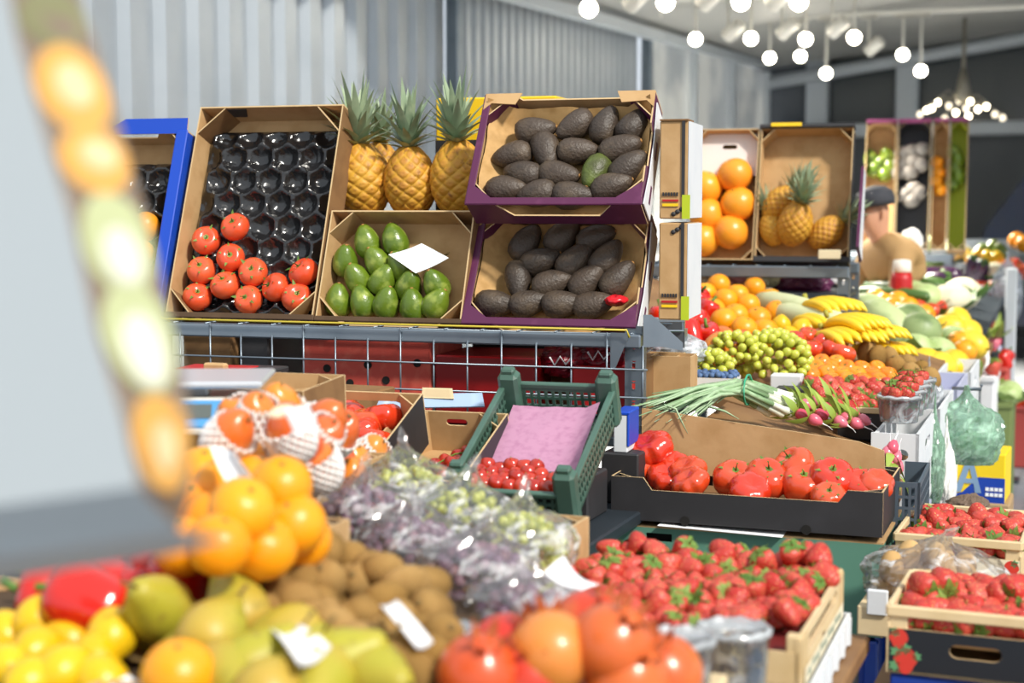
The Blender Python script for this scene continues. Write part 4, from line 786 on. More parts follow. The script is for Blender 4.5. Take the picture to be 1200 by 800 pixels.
for j in range(13):
    for i in range(13): x = (i/12-.5)*(gw-.05); y = .05+j/12*(gl-.09); v.append((x, y, .02+.05*(j/12)*.6+.004*nz((x, y, 0), 30, 2)+(.018*max(0, i-10)/2)))
g.add(v, [(j*13+i, j*13+i+1, (j+1)*13+i+1, (j+1)*13+i) for j in range(12) for i in range(12)])
tag(ob('pink_paper', g.mesh('pink_paper', PINK), M=GM), 'sheet of pink paper lining the green plastic crate', 'paper')
i = 0
for r in range(4):
    nn = 8-r
    for k in range(nn):
        put('cherry_tomato', GM @ V((-.094+(.0265*k)+.010*(r % 2), .03+.026*r, .06-.004*r+.012*rv.random())), f'cherry tomato in the green plastic crate, {onl(k, nn)} in the {ROWN[r]} row from the front', 'cherry tomatoes in the green crate', None, rv.uniform(1.15, 1.35))
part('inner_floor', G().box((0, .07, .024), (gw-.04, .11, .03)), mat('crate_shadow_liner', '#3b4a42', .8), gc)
# wedge legs propping the tilted crates
def prop(label, c, w, d, h, m=KRAFTD): tag(ob('support_box', G().rbox((0, 0, h/2), (w, d, h), .004).mesh('support_box', m, False), M=T(c[0], c[1], c[2])), label, 'box')
prop('brown box propping the back of the green plastic crate', (-1.16, 3.2, .86), .24, .14, .10, BLACKC)  # support coloured black so it reads as a shaded gap
def tiltbox(name, label, px, py, d, Wd, L, H, tau, outm, **kw):
    M = tilt(atD(px, py, d), R(4), tau); carton(name, label, 'carton', M, Wd, L, H, outm, KRAFT, **kw); return M
MV = tiltbox('vine_tomato_carton', 'black-sided brown carton of vine cherry tomatoes left of the green crate', 478, 612, 3.14, .25, .33, .10, R(17), BLACKC, flaps=.06, flapm=KRAFT, bot=notch(.25, .10, .05, .04, .02), holes={'t': [slot(.12, .075, .05, .016)]})
prop('brown box propping the vine tomato carton', (-1.46, 3.2, .86), .24, .14, .06)
for r in range(9):
    nn = 8
    for k in range(nn):
        x = -.095+.028*k+.013*(r % 2)
        if x < -.065+.012*r or x > .108: continue
        put('cherry_tomato', MV @ V((x+rv.uniform(-.004, .004), .045+.028*r, .03+.02*(1-r/9)+.02*(k > 4)*(r < 5))), f'vine cherry tomato in the black-sided carton, {onl(k, nn)} in the {ROWN[r]} row from the front', 'vine cherry tomatoes', None, rv.uniform(1.05, 1.2))
part_v = tag(ob('tomato_vine', G().tube([MV @ V((-.02, .05, .075)), MV @ V((.02, .12, .07)), MV @ V((.04, .2, .06)), MV @ V((.06, .26, .04))], .002, 5).tube([MV @ V((.02, .12, .07)), MV @ V((.0, .16, .06))], .0016, 5).mesh('tomato_vine', CALYX)), 'thin green vine lying on the cherry tomatoes of the black-sided carton', 'vine')
MR = tiltbox('red_fruit_carton', 'brown carton with a black handle slot holding large red tomatoes', 378, 594, 3.16, .26, .30, .12, R(19), BLACKC, flaps=.05, flapm=KRAFT, holes={'t': [slot(.13, .085, .16, .03)]})
prop('brown box propping the carton of large red tomatoes', (-1.72, 3.2, .86), .24, .14, .08)
for k, (x, y) in enumerate([(370, 484), (402, 488), (432, 495), (446, 490), (420, 510), (395, 515), (438, 518), (350, 490)]):
    put('ribbed_tomato', onp((x, y), MR, .06), f'large red tomato in the slotted carton behind the mangoes, {onl(sorted([370, 402, 432, 446, 420, 395, 438, 350]).index(x), 8)}', 'large red tomatoes behind the mangoes', None, .95)
card('card_strip', 'pale blue card strip behind the vine tomato carton', 'card', [atD(447, 462, 3.5), atD(565, 460, 3.52), atD(568, 476, 3.5), atD(440, 478, 3.48)], .0, mat('pale_blue_card', '#9db4cf', .4), .004)
card('wood_label', 'small tan card plate standing above the vine tomato carton', 'card', [atD(495, 454, 3.5), atD(530, 455, 3.5), atD(532, 467, 3.5), atD(494, 466, 3.5)], .0, PINE, .006)
# carton at the left, and the weighing scale on it
ML2 = tilt(atD(262, 515, 2.95), R(4), R(3))
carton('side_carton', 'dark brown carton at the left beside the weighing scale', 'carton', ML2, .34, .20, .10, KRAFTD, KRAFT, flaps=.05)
prop('brown box under the carton beside the weighing scale', (ML2.translation.x, ML2.translation.y+.1, .86), .28, .18, ML2.translation.z-.862)
rb_ = ob('red_carton', G().rbox((0, 0, 0), (.16, .14, .035), .003).mesh('red_carton', REDC, False), M=T(*atD(250, 440, 3.4), 0, 0, R(6))); tag(rb_, 'flat red carton in front of the wire grid at the left', 'carton')
rb2 = thing('black_carton', 'flat black carton with a green leaf print beside the flat red carton', 'carton', T(*atD(297, 440, 3.42), 0, 0, R(6))); part('carton_body', G().rbox((0, 0, 0), (.12, .12, .035), .003), BLACKC, rb2)
part('leaf_print', G().add([(-.03, -.0605, -.002), (0, -.061, -.008), (.04, -.0605, .01), (.0, -.061, .004)], [(0, 1, 2, 3)]), MC['lime_print'], rb2)
tw = ob('card_flap', G().rbox((0, 0, 0), (.055, .02, .022), .004).mesh('card_flap', KRAFT, False), M=T(*atD(253, 431, 3.35))); tag(tw, 'small folded kraft flap on top of the flat red carton', 'card')
prop('brown box under the flat red and black cartons', (-1.83, 3.3, .86), .4, .2, .245)
SM = tilt(atD(233, 474, 2.62), R(24), R(0)); sc = thing('weighing_scale', 'white electronic weighing scale with a blue display panel at the left', 'scale', SM)
part('body', G().rbox((0, .08, -.02), (.23, .2, .05), .01), LAMPW, sc); part('pan', G().rbox((-.02, .09, .035), (.26, .22, .012), .004).rbox((-.02, .09, .02), (.05, .05, .03), .003), mat('scale_pan', '#d5d8dc', .3, metal=.4), sc)
dp = part('display_panel', G().rbox((0, 0, 0), (.2, .012, .055), .004), mat('scale_blue', '#4f97cf', .35), sc, M=T(0, -.022, -.015, R(-32))); part('bezel', G().rbox((0, .003, 0), (.216, .012, .068), .005), LAMPW, dp)
for x in (-.07, .0, .06): part('readout', G().box((x, -.0065, .004), (.05, .002, .026)), mat('lcd', '#5b6360', .3), dp)
prop('brown box carrying the weighing scale', (SM.translation.x-.02, SM.translation.y+.1, .80), .26, .22, SM.translation.z-.045-.80)
# lower shelf of the front rack, seen through the wire grid
def sbox(name, label, x0, x1, y0, y1, m, dep, extra=None, ry=0):
    a = (rackx(x0, y1)); b = rackx(x1, y1); zt = atP(x0, y0, RO, RB).z; zb = .976; M = tilt(RO+RX*((a+b)/2)+RB*(.05+dep)+V((0, 0, zb)), AL, 0)
    o = thing(name, label, 'box', M); part('box_body', G().rbox((0, .13, (zt-zb)/2), (b-a, .26, zt-zb), .004), m, o)
    if extra: extra(o, b-a, zt-zb)
    return o
def holes_(o, w, h):
    for x, z in ((-.3, .62), (-.12, .45), (.02, .68), (.16, .5), (.32, .3), (.4, .72)): part('vent_hole', G().lathe([(.0005, 0), (.011, 0), (.011, .002), (.0005, .002)], 12, M=T(x*w, -.001, z*h, pi/2)), DARK, o)  # flat dark discs stand for the shade inside the vents
sbox('coral_carton', 'coral red carton with round vent holes behind the wire grid', 345, 497, 396, 470, CORAL, .0, holes_)
sbox('brown_carton', 'brown carton behind the wire grid at the left end of the lower shelf', 205, 262, 392, 470, KRAFTD, .0)
sbox('black_crate', 'black box beside the brown one behind the wire grid', 266, 300, 396, 470, BLACKC, .03)
def redtxt(o, w, h): part('white_print', G().tube([(w*.3, -.002, h*.5), (w*.34, -.002, h*.3), (w*.38, -.002, h*.55), (w*.42, -.002, h*.35)], .003, 4), PAPER, o)
sbox('red_carton', 'dark red carton with white print behind the wire grid in the middle', 502, 620, 418, 470, mat('deep_red_card', '#8c1014', .4), .0, redtxt)
sbox('black_carton', 'black carton with lime print on the lower shelf behind the grid', 505, 640, 396, 414, BLACKC, .28, lambda o, w, h: part('lime_print', G().tube([(-w*.4, -.003, h*.9), (-.02, -.003, h*.95), (w*.3, -.003, h*.9)], .004, 4), MC['lime_print'], o))
sbox('red_carton', 'bright red carton beneath the red net bags behind the grid', 664, 728, 432, 470, REDC, .0, redtxt)
REDN = mat('red_net', '#8e1428', .35, spots=[(60, '#5c0a1a', .45, .6)])
for k, (x, y, r) in enumerate([(668, 418, .075), (712, 412, .085)]):
    p = atP(x, y, RO+RB*.16, RB); b = bag('net_bag', f'{"left" if not k else "right"} dark red printed net bag on the lower shelf behind the grid', p-V((0, 0, .01)), r*1.05, .07, .05, 61+k, REDN)
    part('white_print', G().tube([(-.03, -.075, .015), (-.015, -.078, -.005), (0, -.079, .018), (.015, -.078, -.002), (.03, -.075, .015)], .003, 4), PAPER, b)
prop('low brown board stack under the red net bags', (RO+RX*-.2+RB*.3+V((0, 0, .975))), .34, .2, .17)
bx = thing('small_box', 'white and blue box corner left of the steel post', 'box', tilt(atD(727, 508, 3.55), AL, 0)); part('box_body', G().rbox((0, .05, .0), (.034, .1, .09), .003), WHITE, bx); part('blue_edge', G().rbox((0.003, .05, .047), (.038, .104, .010), .003).rbox((.018, .05, .01), (.006, .104, .08), .002), BLUEC, bx)
prop('black box below the white and blue box', (bx.matrix_world.translation.x, bx.matrix_world.translation.y+.06, .86), .09, .13, bx.matrix_world.translation.z-.045-.86, BLACKC)  # black colour lets this support pass for the dark gap
# ------------------------------------------------------------- black tomato box on the green carton and blue crate
a = atZ(716, 607, .84); b = atZ(1034, 630, .84); rzb = math.atan2(b.y-a.y, b.x-a.x); wb_ = (b-a).length; mid = (a+b)/2
BK = tilt(mid, rzb, 0); hb = .098
bo = notch(wb_, hb, hb*.72, .075, .02)
carton('black_tomato_box', 'black cardboard box of large tomatoes with a kraft lid flap raised behind', 'box', BK, wb_, .34, hb, BLACKC, BLACKC, bot=bo, flaps=.05, flapm=BLACKC)
bt = [o for o in bpy.data.objects if o.name == 'black_tomato_box'][0]
f0 = BK.inverted() @ atY(752, 545, 3.55); q = [BK.inverted() @ atP(x, y, BK @ V((0, .30, 0)), BK.to_3x3() @ V((0, 1, 0))) for x, y in ((752, 552), (1038, 572), (1036, 528), (1005, 517), (752, 478))]
part('lid_flap', G().panel([(p.x, p.z) for p in q], [], V((0, .30, 0)), V((1, 0, 0)), V((0, 0, 1)), .005), [KRAFT, KRAFT, EDGE], bt)
part('inner_board', G().box((0, .16, .03), (wb_-.02, .3, .004)), KRAFTD, bt)
for x in (-.13, .14): part('vent_notch', G().lathe([(.0005, 0), (.011, 0), (.011, .002), (.0005, .002)], 14, M=T(x, -.0005, .006, pi/2)), DARK, bt)  # dark discs painted in for the shaded notches
bz = [(203, 228, .10, 'r', 1.0), (165, 281, .075, 'r', 1.0), (122, 275, .06, 'r', .8), (297, 283, .06, 'r', .7), (255, 335, .045, 'r', .75), (348, 312, .05, 'r', .8), (362, 358, .03, 'r', .8), (540, 340, .05, 'b', .95), (665, 335, .055, 'b', .98), (768, 284, .07, 'b', .9), (802, 358, .045, 'b', 1.02), (915, 338, .055, 'b', 1.0), (600, 392, .02, 'r', .9), (905, 412, .02, 'b', .75), (1035, 368, .04, 'b', .85), (1085, 355, .04, 'r', .75)]
names = ['topmost bulging tomato of the left pile in the black box', 'wide tomato just under the topmost one in the black box', 'leftmost tomato at the corner of the black box', 'small knobbly tomato right of the left pile in the black box', 'knobbly tomato at the front left of the black box', 'knobbly tomato behind the front left ones in the black box', 'knobbly tomato left of the gap in the black box', 'orange-red tomato just right of the gap in the black box', 'round tomato left of the middle one in the black box', 'tomato at the back of the right pile in the black box', 'biggest shiny round tomato in the middle of the right pile', 'tall round tomato right of the biggest one in the black box', 'flat tomato low at the front of the right pile', 'small tomato low beneath the tall round one', 'pale tomato second from the right end of the black box', 'last tomato at the right end of the black box']
for k, (x, y, l, t, s) in enumerate(bz):
    px, py = 700+x/3.333, 460+y/3.333; dep = .06 if l < .035 else .13 if l < .058 else .17
    w = atP(px, py, BK @ V((0, dep, 0)), BK.to_3x3() @ V((0, 1, 0)))
    put('ribbed_tomato' if t == 'r' else 'beef_tomato', w, names[k], 'large tomatoes in the black box', axis_rot(V((rv.uniform(-.4, .4), -.45, .8)), k), s*(1.12 if t == 'r' else 1.27))
GB = BK @ T(.0, .01, -.222); hg = .205; gb = thing('green_carton', 'large green carton under the black tomato box', 'carton', GB)
part('carton_body', G().panel(flat(wb_-.0, hg), [[(.08, hg-.03), (.14, hg-.03), (.14, hg-.012), (.08, hg-.012)], [(wb_-.21, hg-.03), (wb_-.145, hg-.03), (wb_-.145, hg-.012), (wb_-.21, hg-.012)]], V((-wb_/2, 0, 0)), V((1, 0, 0)), V((0, 0, 1)), .005, 0, 0, 0).box((0, .39, hg/2), (wb_, .005, hg)).box((wb_/2-.0025, .2, hg/2), (.005, .38, hg)).box((-wb_/2+.0025, .2, hg/2), (.005, .38, hg)).box((0, .2, .003), (wb_, .38, .006)), GREENC, gb)
part('lid', G().box((0, .2, hg+.002), (wb_+.004, .4, .004)), KRAFT, gb); part('corner_strip', G().box((wb_/2+.002, .012, .05), (.003, .022, .1)), EDGE, gb); part('inner_dark', G().box((0, .03, hg/2), (wb_-.03, .01, hg-.02)), DARK, gb)  # dark sheet inside stands for the shade behind the handle slots
part('crease', G().box((.12, -.0005, .045), (.0015, .001, .09)), mat('green_dark', '#33584a', .7), gb)
ps = card('paper_sheet', 'white paper edge sticking out between the black box and the green carton', 'paper', [BK @ V((-.19, -.012, -.006)), BK @ V((.09, -.012, -.012)), BK @ V((.09, .1, -.005)), BK @ V((-.19, .1, -.005))], .0)
BLUEP = mat('blue_plastic', '#0f3b9c', .4, spots=(12, '#15469f', .5, .8))
bc = thing('blue_crate', 'blue plastic crate under the green carton', 'crate', BK @ T(0, .01, -.50)); wq = wb_-.04
part('front_wall', G().panel(flat(wq, .27), [[(.05, .2), (wq-.05, .2), (wq-.05, .25), (.05, .25)]], V((-wq/2, 0, 0)), V((1, 0, 0)), V((0, 0, 1)), .008, 0, 0, 0), BLUEP, bc)
for s in (-1, 1): part('side_wall', G().box((s*wq/2, .2, .135), (.01, .38, .27)), BLUEP, bc)
part('back_wall', G().box((0, .39, .135), (wq, .008, .27)).box((0, .2, .005), (wq, .38, .01)), BLUEP, bc)
for x in (-wq/2, wq/2): part('corner_post', G().rbox((x, .005, .135), (.03, .03, .27), .004), BLUEP, bc)
ins = ob('inner_carton', G().rbox((0, .2, .1), (wq-.04, .3, .12), .004).mesh('inner_carton', KRAFTD, False), M=BK @ T(0, .01, -.5+.0)); tag(ins, 'brown carton inside the blue crate', 'carton')
bc2 = thing('blue_crate', 'lowest blue plastic crate of the stack standing on the floor', 'crate', BK @ T(0, .01, -.84)); part('crate_body', G().rbox((0, .2, .17), (wq, .4, .335), .006), BLUEP, bc2)
for k in range(6): part('rib', G().box((-wq*.42+k*wq*.168, -.004, .17), (.01, .008, .33)), BLUEP, bc2)

# ------------------------------------------------------------- second counter behind the post (sloping up to the wall)
def plane_board(label, pts, drop, bm_=WOOD):
    g = G(); n = len(pts); lo = [V((p.x, p.y, 0)) for p in pts]; top = [p-V((0, 0, drop)) for p in pts]
    g.add(top+[p-V((0, 0, .03)) for p in top], [tuple(range(n)), tuple(range(n, 2*n))[::-1]]+[((i+1) % n, i, n+i, n+(i+1) % n) for i in range(n)])
    t = thing('sloped_stand', label, 'stand', T(0, 0, 0)); part('board', g, bm_, t)
    for p in top: part('leg', G().rbox((p.x, p.y, p.z/2-.02), (.05, .05, max(.1, p.z-.04)), .004), STEELD, t)
P2o = V((-.902, 4.016, 1.03)); P2n = V((.25, -.054, 1)).normalized()
def z2(x, y): return P2o.z-.25*(x-P2o.x)+.054*(y-P2o.y)
plane_board('sloped wooden stand carrying the second stall of fruit', [V((x, y, z2(x, y))) for x, y in ((-2.0, 4.28), (-.56, 4.28), (-.56, 5.92), (-2.0, 5.92))], .075)
plane_board('narrow sloped stand under the spring onions and radishes', [V((x, y, z2(x, y))) for x, y in ((-1.0, 3.75), (-.47, 3.75), (-.47, 4.26), (-1.0, 4.26))], .075)
P3o = V((-.709, 6.457, .99)); P3n = V((.22, -.063, 1)).normalized()
def z3(x, y): return P3o.z-.22*(x-P3o.x)+.063*(y-P3o.y)
plane_board('sloped wooden stand carrying the third stall of melons', [V((x, y, z3(x, y))) for x, y in ((-1.9, 6.5), (-.5, 6.5), (-.5, 7.55), (-1.9, 7.55))], .11)
plane_board('sloped wooden stand of vegetables behind the leaning person', [V((x, y, z3(x, y))) for x, y in ((-1.9, 8.45), (-.82, 8.45), (-.82, 9.2), (-1.9, 9.2))], .11, WSTEEL)
plane_board('narrow sloped stand of vegetables along the aisle beside the leaning person', [V((x, y, z3(x, y))) for x, y in ((-.8, 7.57), (-.56, 7.57), (-.56, 9.2), (-.8, 9.2))], .11, STEELD)
def at2(x, y, l=0): return atP(x, y, P2o+P2n*l, P2n)
def at3(x, y, l=0): return atP(x, y, P3o+P3n*l, P3n)
def lay(k, L, at, noun, where, group, s=1.0, dy=9, ori=None, lift=0.0, parts=True, floor=None):
    for p, lab in rowed(L, noun, where, dy): w = at(p[0], p[1], lift+(p[2] if len(p) > 2 else 0)); put(k, w, lab, group, ori(w) if ori else None, s*rv.uniform(.95, 1.05), None, parts)
lay('bell_pepper', [(797, 364), (820, 380), (786, 388), (816, 352), (832, 396), (774, 374), (808, 392), (778, 398), (828, 366), (800, 378)], at2, 'red pepper', 'right of the steel post', 'red peppers on the second stall', 1.0)
lay('orange', [(842, 334), (864, 346), (884, 337), (903, 352), (835, 364), (862, 370), (888, 374), (910, 366), (850, 352), (876, 358), (826, 344), (848, 376), (872, 386), (896, 388)], at2, 'orange', 'on the second stall under the wire shelf', 'oranges on the second stall', 1.1)
lay('lemon', [(915, 383), (927, 396), (904, 398), (938, 386), (948, 388)], at2, 'yellow lemon', 'between the oranges and the green grapes', 'lemons on the second stall', 1.1)
lay('mango', [(846, 396), (868, 403), (838, 410), (858, 414)], at2, 'brownish mango', 'behind the green grapes', 'mangoes behind the grapes', 1.0, 9, anyax)
for k, (x, y, r) in enumerate([(925, 362, .25), (952, 376, .3)]): put('marrow', at2(x, y, .02), ['pale green marrow lying behind the other marrow', 'pale marrow lying in front beside the bananas'][k], 'marrows', (0, R(8), R(-40+k*8)), 1.05)
def hand(label, p, rz, n, rx=0.0, s=1.0, group='banana bunches'):
    t = thing('banana_bunch', label, 'bananas', Matrix.LocRotScale(V(p), Euler((rx, 0, rz)), V((s,)*3)), group)
    for k in range(n): ob('banana', banme, t, T(0, (k-(n-1)/2)*.03, -.004*abs(k-(n-1)/2), R((k-(n-1)/2)*7), pi, R((k-(n-1)/2)*6)))
    ob('stalk', banstalk, t, T(-.05, 0, -.015, 0, R(20), 0, .55)); return t
for k, (x, y, rz, l) in enumerate([(972, 358, -.5, .08), (1002, 378, -.35, .09), (990, 394, -.6, .05), (1024, 390, -.4, .06), (962, 376, -.5, .03), (1030, 410, -.5, .0)]):
    hand(f'bunch of yellow bananas on the second stall, {["at the back left", "topmost in the middle", "in front of the topmost", "at the right", "beside the marrow", "lowest at the front right"][k]}', at2(x, y, l), rz, 6)
lay('beef_tomato', [(932, 399), (948, 394), (962, 401), (974, 409), (950, 409), (988, 414), (966, 393), (938, 408), (981, 402)], at2, 'red tomato', 'between the bananas and the green grapes', 'tomatoes on the second stall', .9, 8, None, .02)
c = at2(905, 422, .01); bunch('large bunch of pale green grapes in the middle of the second stall', c, .11, .09, .085, 'g', 100, 'loose green grapes', 21, False, 1.45)
c = at2(862, 412, .02); bunch('green grapes at the back left of the large bunch', c, .07, .06, .055, 'g', 55, 'loose green grapes', 22, False, 1.35)
c = at2(828, 428, .0); bunch('small yellowish bunch of grapes left of the large bunch', c, .07, .06, .04, 'g', 50, 'loose green grapes', 23, False, 1.35)
bag('clear_bag', 'clear shiny bag of pale produce just right of the steel post', at2(790, 412, .02), .09, .07, .06, 71, MC['cloudy_film'], (.02, .02, .05))
lay('potato', [(782, 418), (796, 412), (806, 420), (790, 424)], at2, 'pale bagged potato', 'in the clear bag by the post', 'potatoes in the clear bag', 1.0)
pz = [(x, y) for y, xs in ((424, (944, 962, 980)), (431, (938, 956, 974, 992, 1010, 1028)), (438, (950, 968, 986, 1004, 1022, 1040)), (445, (975, 994, 1012, 1030, 1048))) for x in xs]
lay('persimmon', pz, at2, 'orange persimmon', 'on the second stall', 'persimmons', .74, 4, upax, .0)
lay('kiwi', [(1016, 412), (1028, 418), (1042, 420), (1050, 430), (1062, 428), (1068, 438), (1080, 436), (1090, 444), (1076, 446), (1034, 408)], at2, 'brown kiwi', 'beyond the persimmons', 'kiwis on the second stall', 1.25, 7, None, .01)
sz = []
for j in range(5):
    for i in range(11-j): sz.append((946+i*13+j*9+rv.uniform(-3, 3), 449+j*7+rv.uniform(-1, 1)))
lay('strawberry', [p for p in sz if p[0] < 1082], at2, 'dark red strawberry', 'on the second stall', 'strawberries on the second stall', 1.15, 4, anyax, .01)
# blueberries in a small carton
bm_ = tilt(at2(826, 462, -.02), R(4), 0); carton('blueberry_punnet', 'small white card punnet of blueberries behind the spring onions', 'punnet', bm_, .16, .11, .045, WHITE, KRAFT, flaps=0)
part('inner_board', G().box((0, .055, .03), (.15, .1, .004)), KRAFT, [o for o in bpy.data.objects if o.name == 'blueberry_punnet'][0])
for j in range(5):
    for i in range(9): put('blueberry', bm_ @ V((-.066+.0165*i+.008*(j % 2), .012+.02*j, .042+.012*rv.random())), f'blueberry in the small card punnet, {onl(i, 9)} in the {ROWN[j]} row from the front', 'blueberries in the card punnet', None, 1.15)
for k, (x, y, w, h, d) in enumerate([(785, 470, .11, .12, .1), (772, 460, .1, .1, .12)]):
    w_ = at2(x, y, -.04); o = carton('open_kraft_box', ['open kraft box with a folded edge right of the steel post', 'kraft box tucked behind the open one at the steel post'][k], 'box', tilt(w_, R(4), 0), w, d, h, KRAFT, KRAFT, flaps=.0)
def prism(label, px, py, w, d, h, m, cat='box', name='box', at=at2, l=0): o = ob(name, G().rbox((0, 0, h/2), (w, d, h), .003).mesh(name, m, False), M=T(*at(px, py, l-.05), 0, 0, R(4))); return tag(o, label, cat)
prism('small black punnet beside the spring onion bulbs', 930, 474, .10, .08, .05, BLACKC, 'punnet', 'punnet'); prism('white card box end behind the spring onion bulbs', 922, 462, .09, .07, .06, WHITE)
# spring onions
so_ = thing('spring_onions', 'bundle of spring onions with white bulbs to the right and long green leaves', 'spring onions', T(0, 0, 0)); OG = mat('onion_green', '#86a878', .45, var='#a9c29c', spots=(30, '#b5cba9', .5, .75)); OW = mat('onion_white', '#e8ebd8', .4)
A_ = at2(915, 478, .01); Bq = at2(868, 456, .05); C_ = at2(790, 484, .01)
for k in range(64):
    o1 = V((rv.uniform(-.03, .03), rv.uniform(-.05, .05), rv.uniform(-.015, .035))); o2 = o1*.7; o3 = V((rv.uniform(-.12, .06), rv.uniform(-.10, .10), rv.uniform(-.02, .03)))
    P0 = A_+o1; P1 = A_.lerp(Bq, .35)+o1*.9; P2_ = Bq+o2; P3_ = C_+o3
    if k % 3 == 0: P3_ = Bq.lerp(C_, .6)+o3
    part('bulb', G().tube([P0-(P1-P0)*.12, P0, P0.lerp(P1, .5), P1], [.003, .011, .0085, .0075], 6), OW, so_, True)
    mid_ = P2_.lerp(P3_, .5)+V((0, 0, .012)); part('leaf', G().tube([P1, P2_, mid_, P3_], [.0075, .007, .0055, .001], 5), OG, so_, True)
part('band', G().tube([Bq+V((.02, -.045+.0*k, .0))+V((0, .05*cos(k*.6)+.04, .04*sin(k*.6))) for k in range(11)], .003, 5), mat('teal_band', '#3aa37c', .4), so_, True)
gl_ = thing('grass_stalk', 'loose green stalk hanging over the kraft lid flap of the tomato box', 'stalk', T(0, 0, 0)); FP = BK @ V((0, .292, 0)); FN = BK.to_3x3() @ V((0, 1, 0))
part('blade', G().tube([atP(x, y, FP, FN) for x, y in ((778, 474), (792, 479), (798, 492), (806, 508))], [.003, .003, .0025, .0008], 5), OG, gl_, True)
gl2 = thing('grass_stalk', 'loose green stalk sticking out right over the lid flap of the tomato box', 'stalk', T(0, 0, 0)); part('blade', G().tube([atP(x, y, FP, FN) for x, y in ((830, 476), (850, 482), (866, 491))], [.003, .003, .0008], 5), OG, gl2, True)
rl = [(945, 474), (958, 470), (968, 478), (978, 472), (988, 480), (974, 486), (992, 490), (1000, 484), (985, 494), (1004, 496), (962, 486), (940, 486), (1012, 492), (955, 492)]
for p, lab in rowed(rl, 'pink radish', 'behind the kraft lid flap', 8): w = at2(p[0], p[1], .015); put('radish', w, lab, 'radishes behind the lid flap', axis_rot(V((-.8, rv.uniform(-.3, .5), .35)), rv.uniform(0, 6)), 1.1)
for k, (x, y) in enumerate([(1043, 545), (1050, 536), (1040, 530), (1052, 548), (1046, 524)]): put('radish', atD(x, y, 3.75), f'radish hanging with its leaves at the right end of the black box, {["lowest left", "middle right", "left above", "lowest right", "topmost"][k]}', 'radishes at the box end', axis_rot(V((-.2, -.4, -.8)), k), 1.05)
rs_ = thing('radish_box', 'dark mesh-sided plastic box of radishes right of the black tomato box', 'crate', tilt((-.415, 3.55, .80), R(2), 0)); part('side_wall', G().panel(flat(.3, .12), lattice(.3, .12, 10, 4), V((.03, 0, 0)), V((0, 1, 0)), V((0, 0, 1)), .006, 0, 0, 0).panel(flat(.06, .12), lattice(.06, .12, 3, 4), V((-.03, 0, 0)), V((1, 0, 0)), V((0, 0, 1)), .006, 0, 0, 0), mat('slate_plastic', '#4c5a66', .45), rs_); part('base', G().box((0, .15, .002), (.06, .3, .004)).box((0, .298, .06), (.06, .004, .12)), MC['slate_plastic'], rs_)
prism_ = ob('support_crate', G().rbox((-.415, 3.7, .40), (.06, .3, .795), .006).mesh('support_crate', BLUEP, False)); tag(prism_, 'tall narrow blue crate stack under the radish box', 'crate')
# stacked white crates along the aisle edge of the second stall
for j in range(4):
    y0 = 4.0+j*.52
    for k in range(2):
        z0 = .50+k*.24; t = thing('white_crate', f'white slatted crate at the aisle edge, {["nearest", "second", "third", "farthest"][j]} stack, {["lower", "upper"][k]} one', 'crate', tilt((-.50, y0, z0), R(1), 0), 'white crates along the aisle'); M_ = WHITE if (j+k) % 3 else mat('lilac_plastic', '#b9bdd6', .5)
        part('side_wall', G().panel(flat(.5, .225), [slot(.25, .17, .14, .03)]+[[(.03+i*.115, .03), (.125+i*.115, .03), (.125+i*.115, .11), (.03+i*.115, .11)] for i in range(4)], V((.06, 0, 0)), V((0, 1, 0)), V((0, 0, 1)), .008, 0, 0, 0), M_, t)
        part('end_wall', G().panel(flat(.12, .225), [slot(.06, .17, .07, .03)], V((-.06, 0, 0)), V((1, 0, 0)), V((0, 0, 1)), .008, 0, 0, 0), M_, t); part('end_wall', G().box((0, .496, .112), (.12, .008, .225)), M_, t); part('inner_wall', G().box((-.05, .25, .112), (.01, .48, .22)), M_, t); part('base', G().box((0, .25, .004), (.12, .49, .008)), M_, t)
    bs = ob('base_crate', G().rbox((-.50, y0+.25, .247), (.14, .5, .49), .008).mesh('base_crate', mat('navy_plastic', '#27366b', .5), False)); tag(bs, f'navy crate on the floor under the {["nearest", "second", "third", "farthest"][j]} white crate stack', 'crate')
pu = tilt((-.50, 4.02, .985), R(1), 0)
for k in range(4):
    t = tub('clear_punnet', f'clear punnet of dark red berries on the white crates, {["nearest", "second", "third", "farthest"][k]}', pu @ V((0, .06+k*.14, 0)), .055, .06)
    for i in range(7): put('strawberry', pu @ V((.03*cos(i*.9), .06+k*.14+.03*sin(i*.9), .03 if i < 4 else .075)), f'dark strawberry in the {["nearest", "second", "third", "farthest"][k]} clear punnet on the white crates', f'strawberries in the {["nearest", "second", "third", "farthest"][k]} punnet', None, 1.1)
bp_ = thing('black_box', 'small black box with a pale wooden rim behind the radishes', 'box', tilt(atD(1008, 512, 4.25), R(2), 0)); part('box_body', G().box((0, .002, .03), (.12, .004, .075)).box((.06, .1, .03), (.004, .2, .075)).box((0, .1, -.006), (.12, .2, .004)).box((-.06, .1, .03), (.004, .2, .075)), BLACKC, bp_); part('rim', G().rbox((0, 0, .075), (.135, .012, .016), .002).rbox((.062, .1, .075), (.012, .2, .03), .002), PINE, bp_)

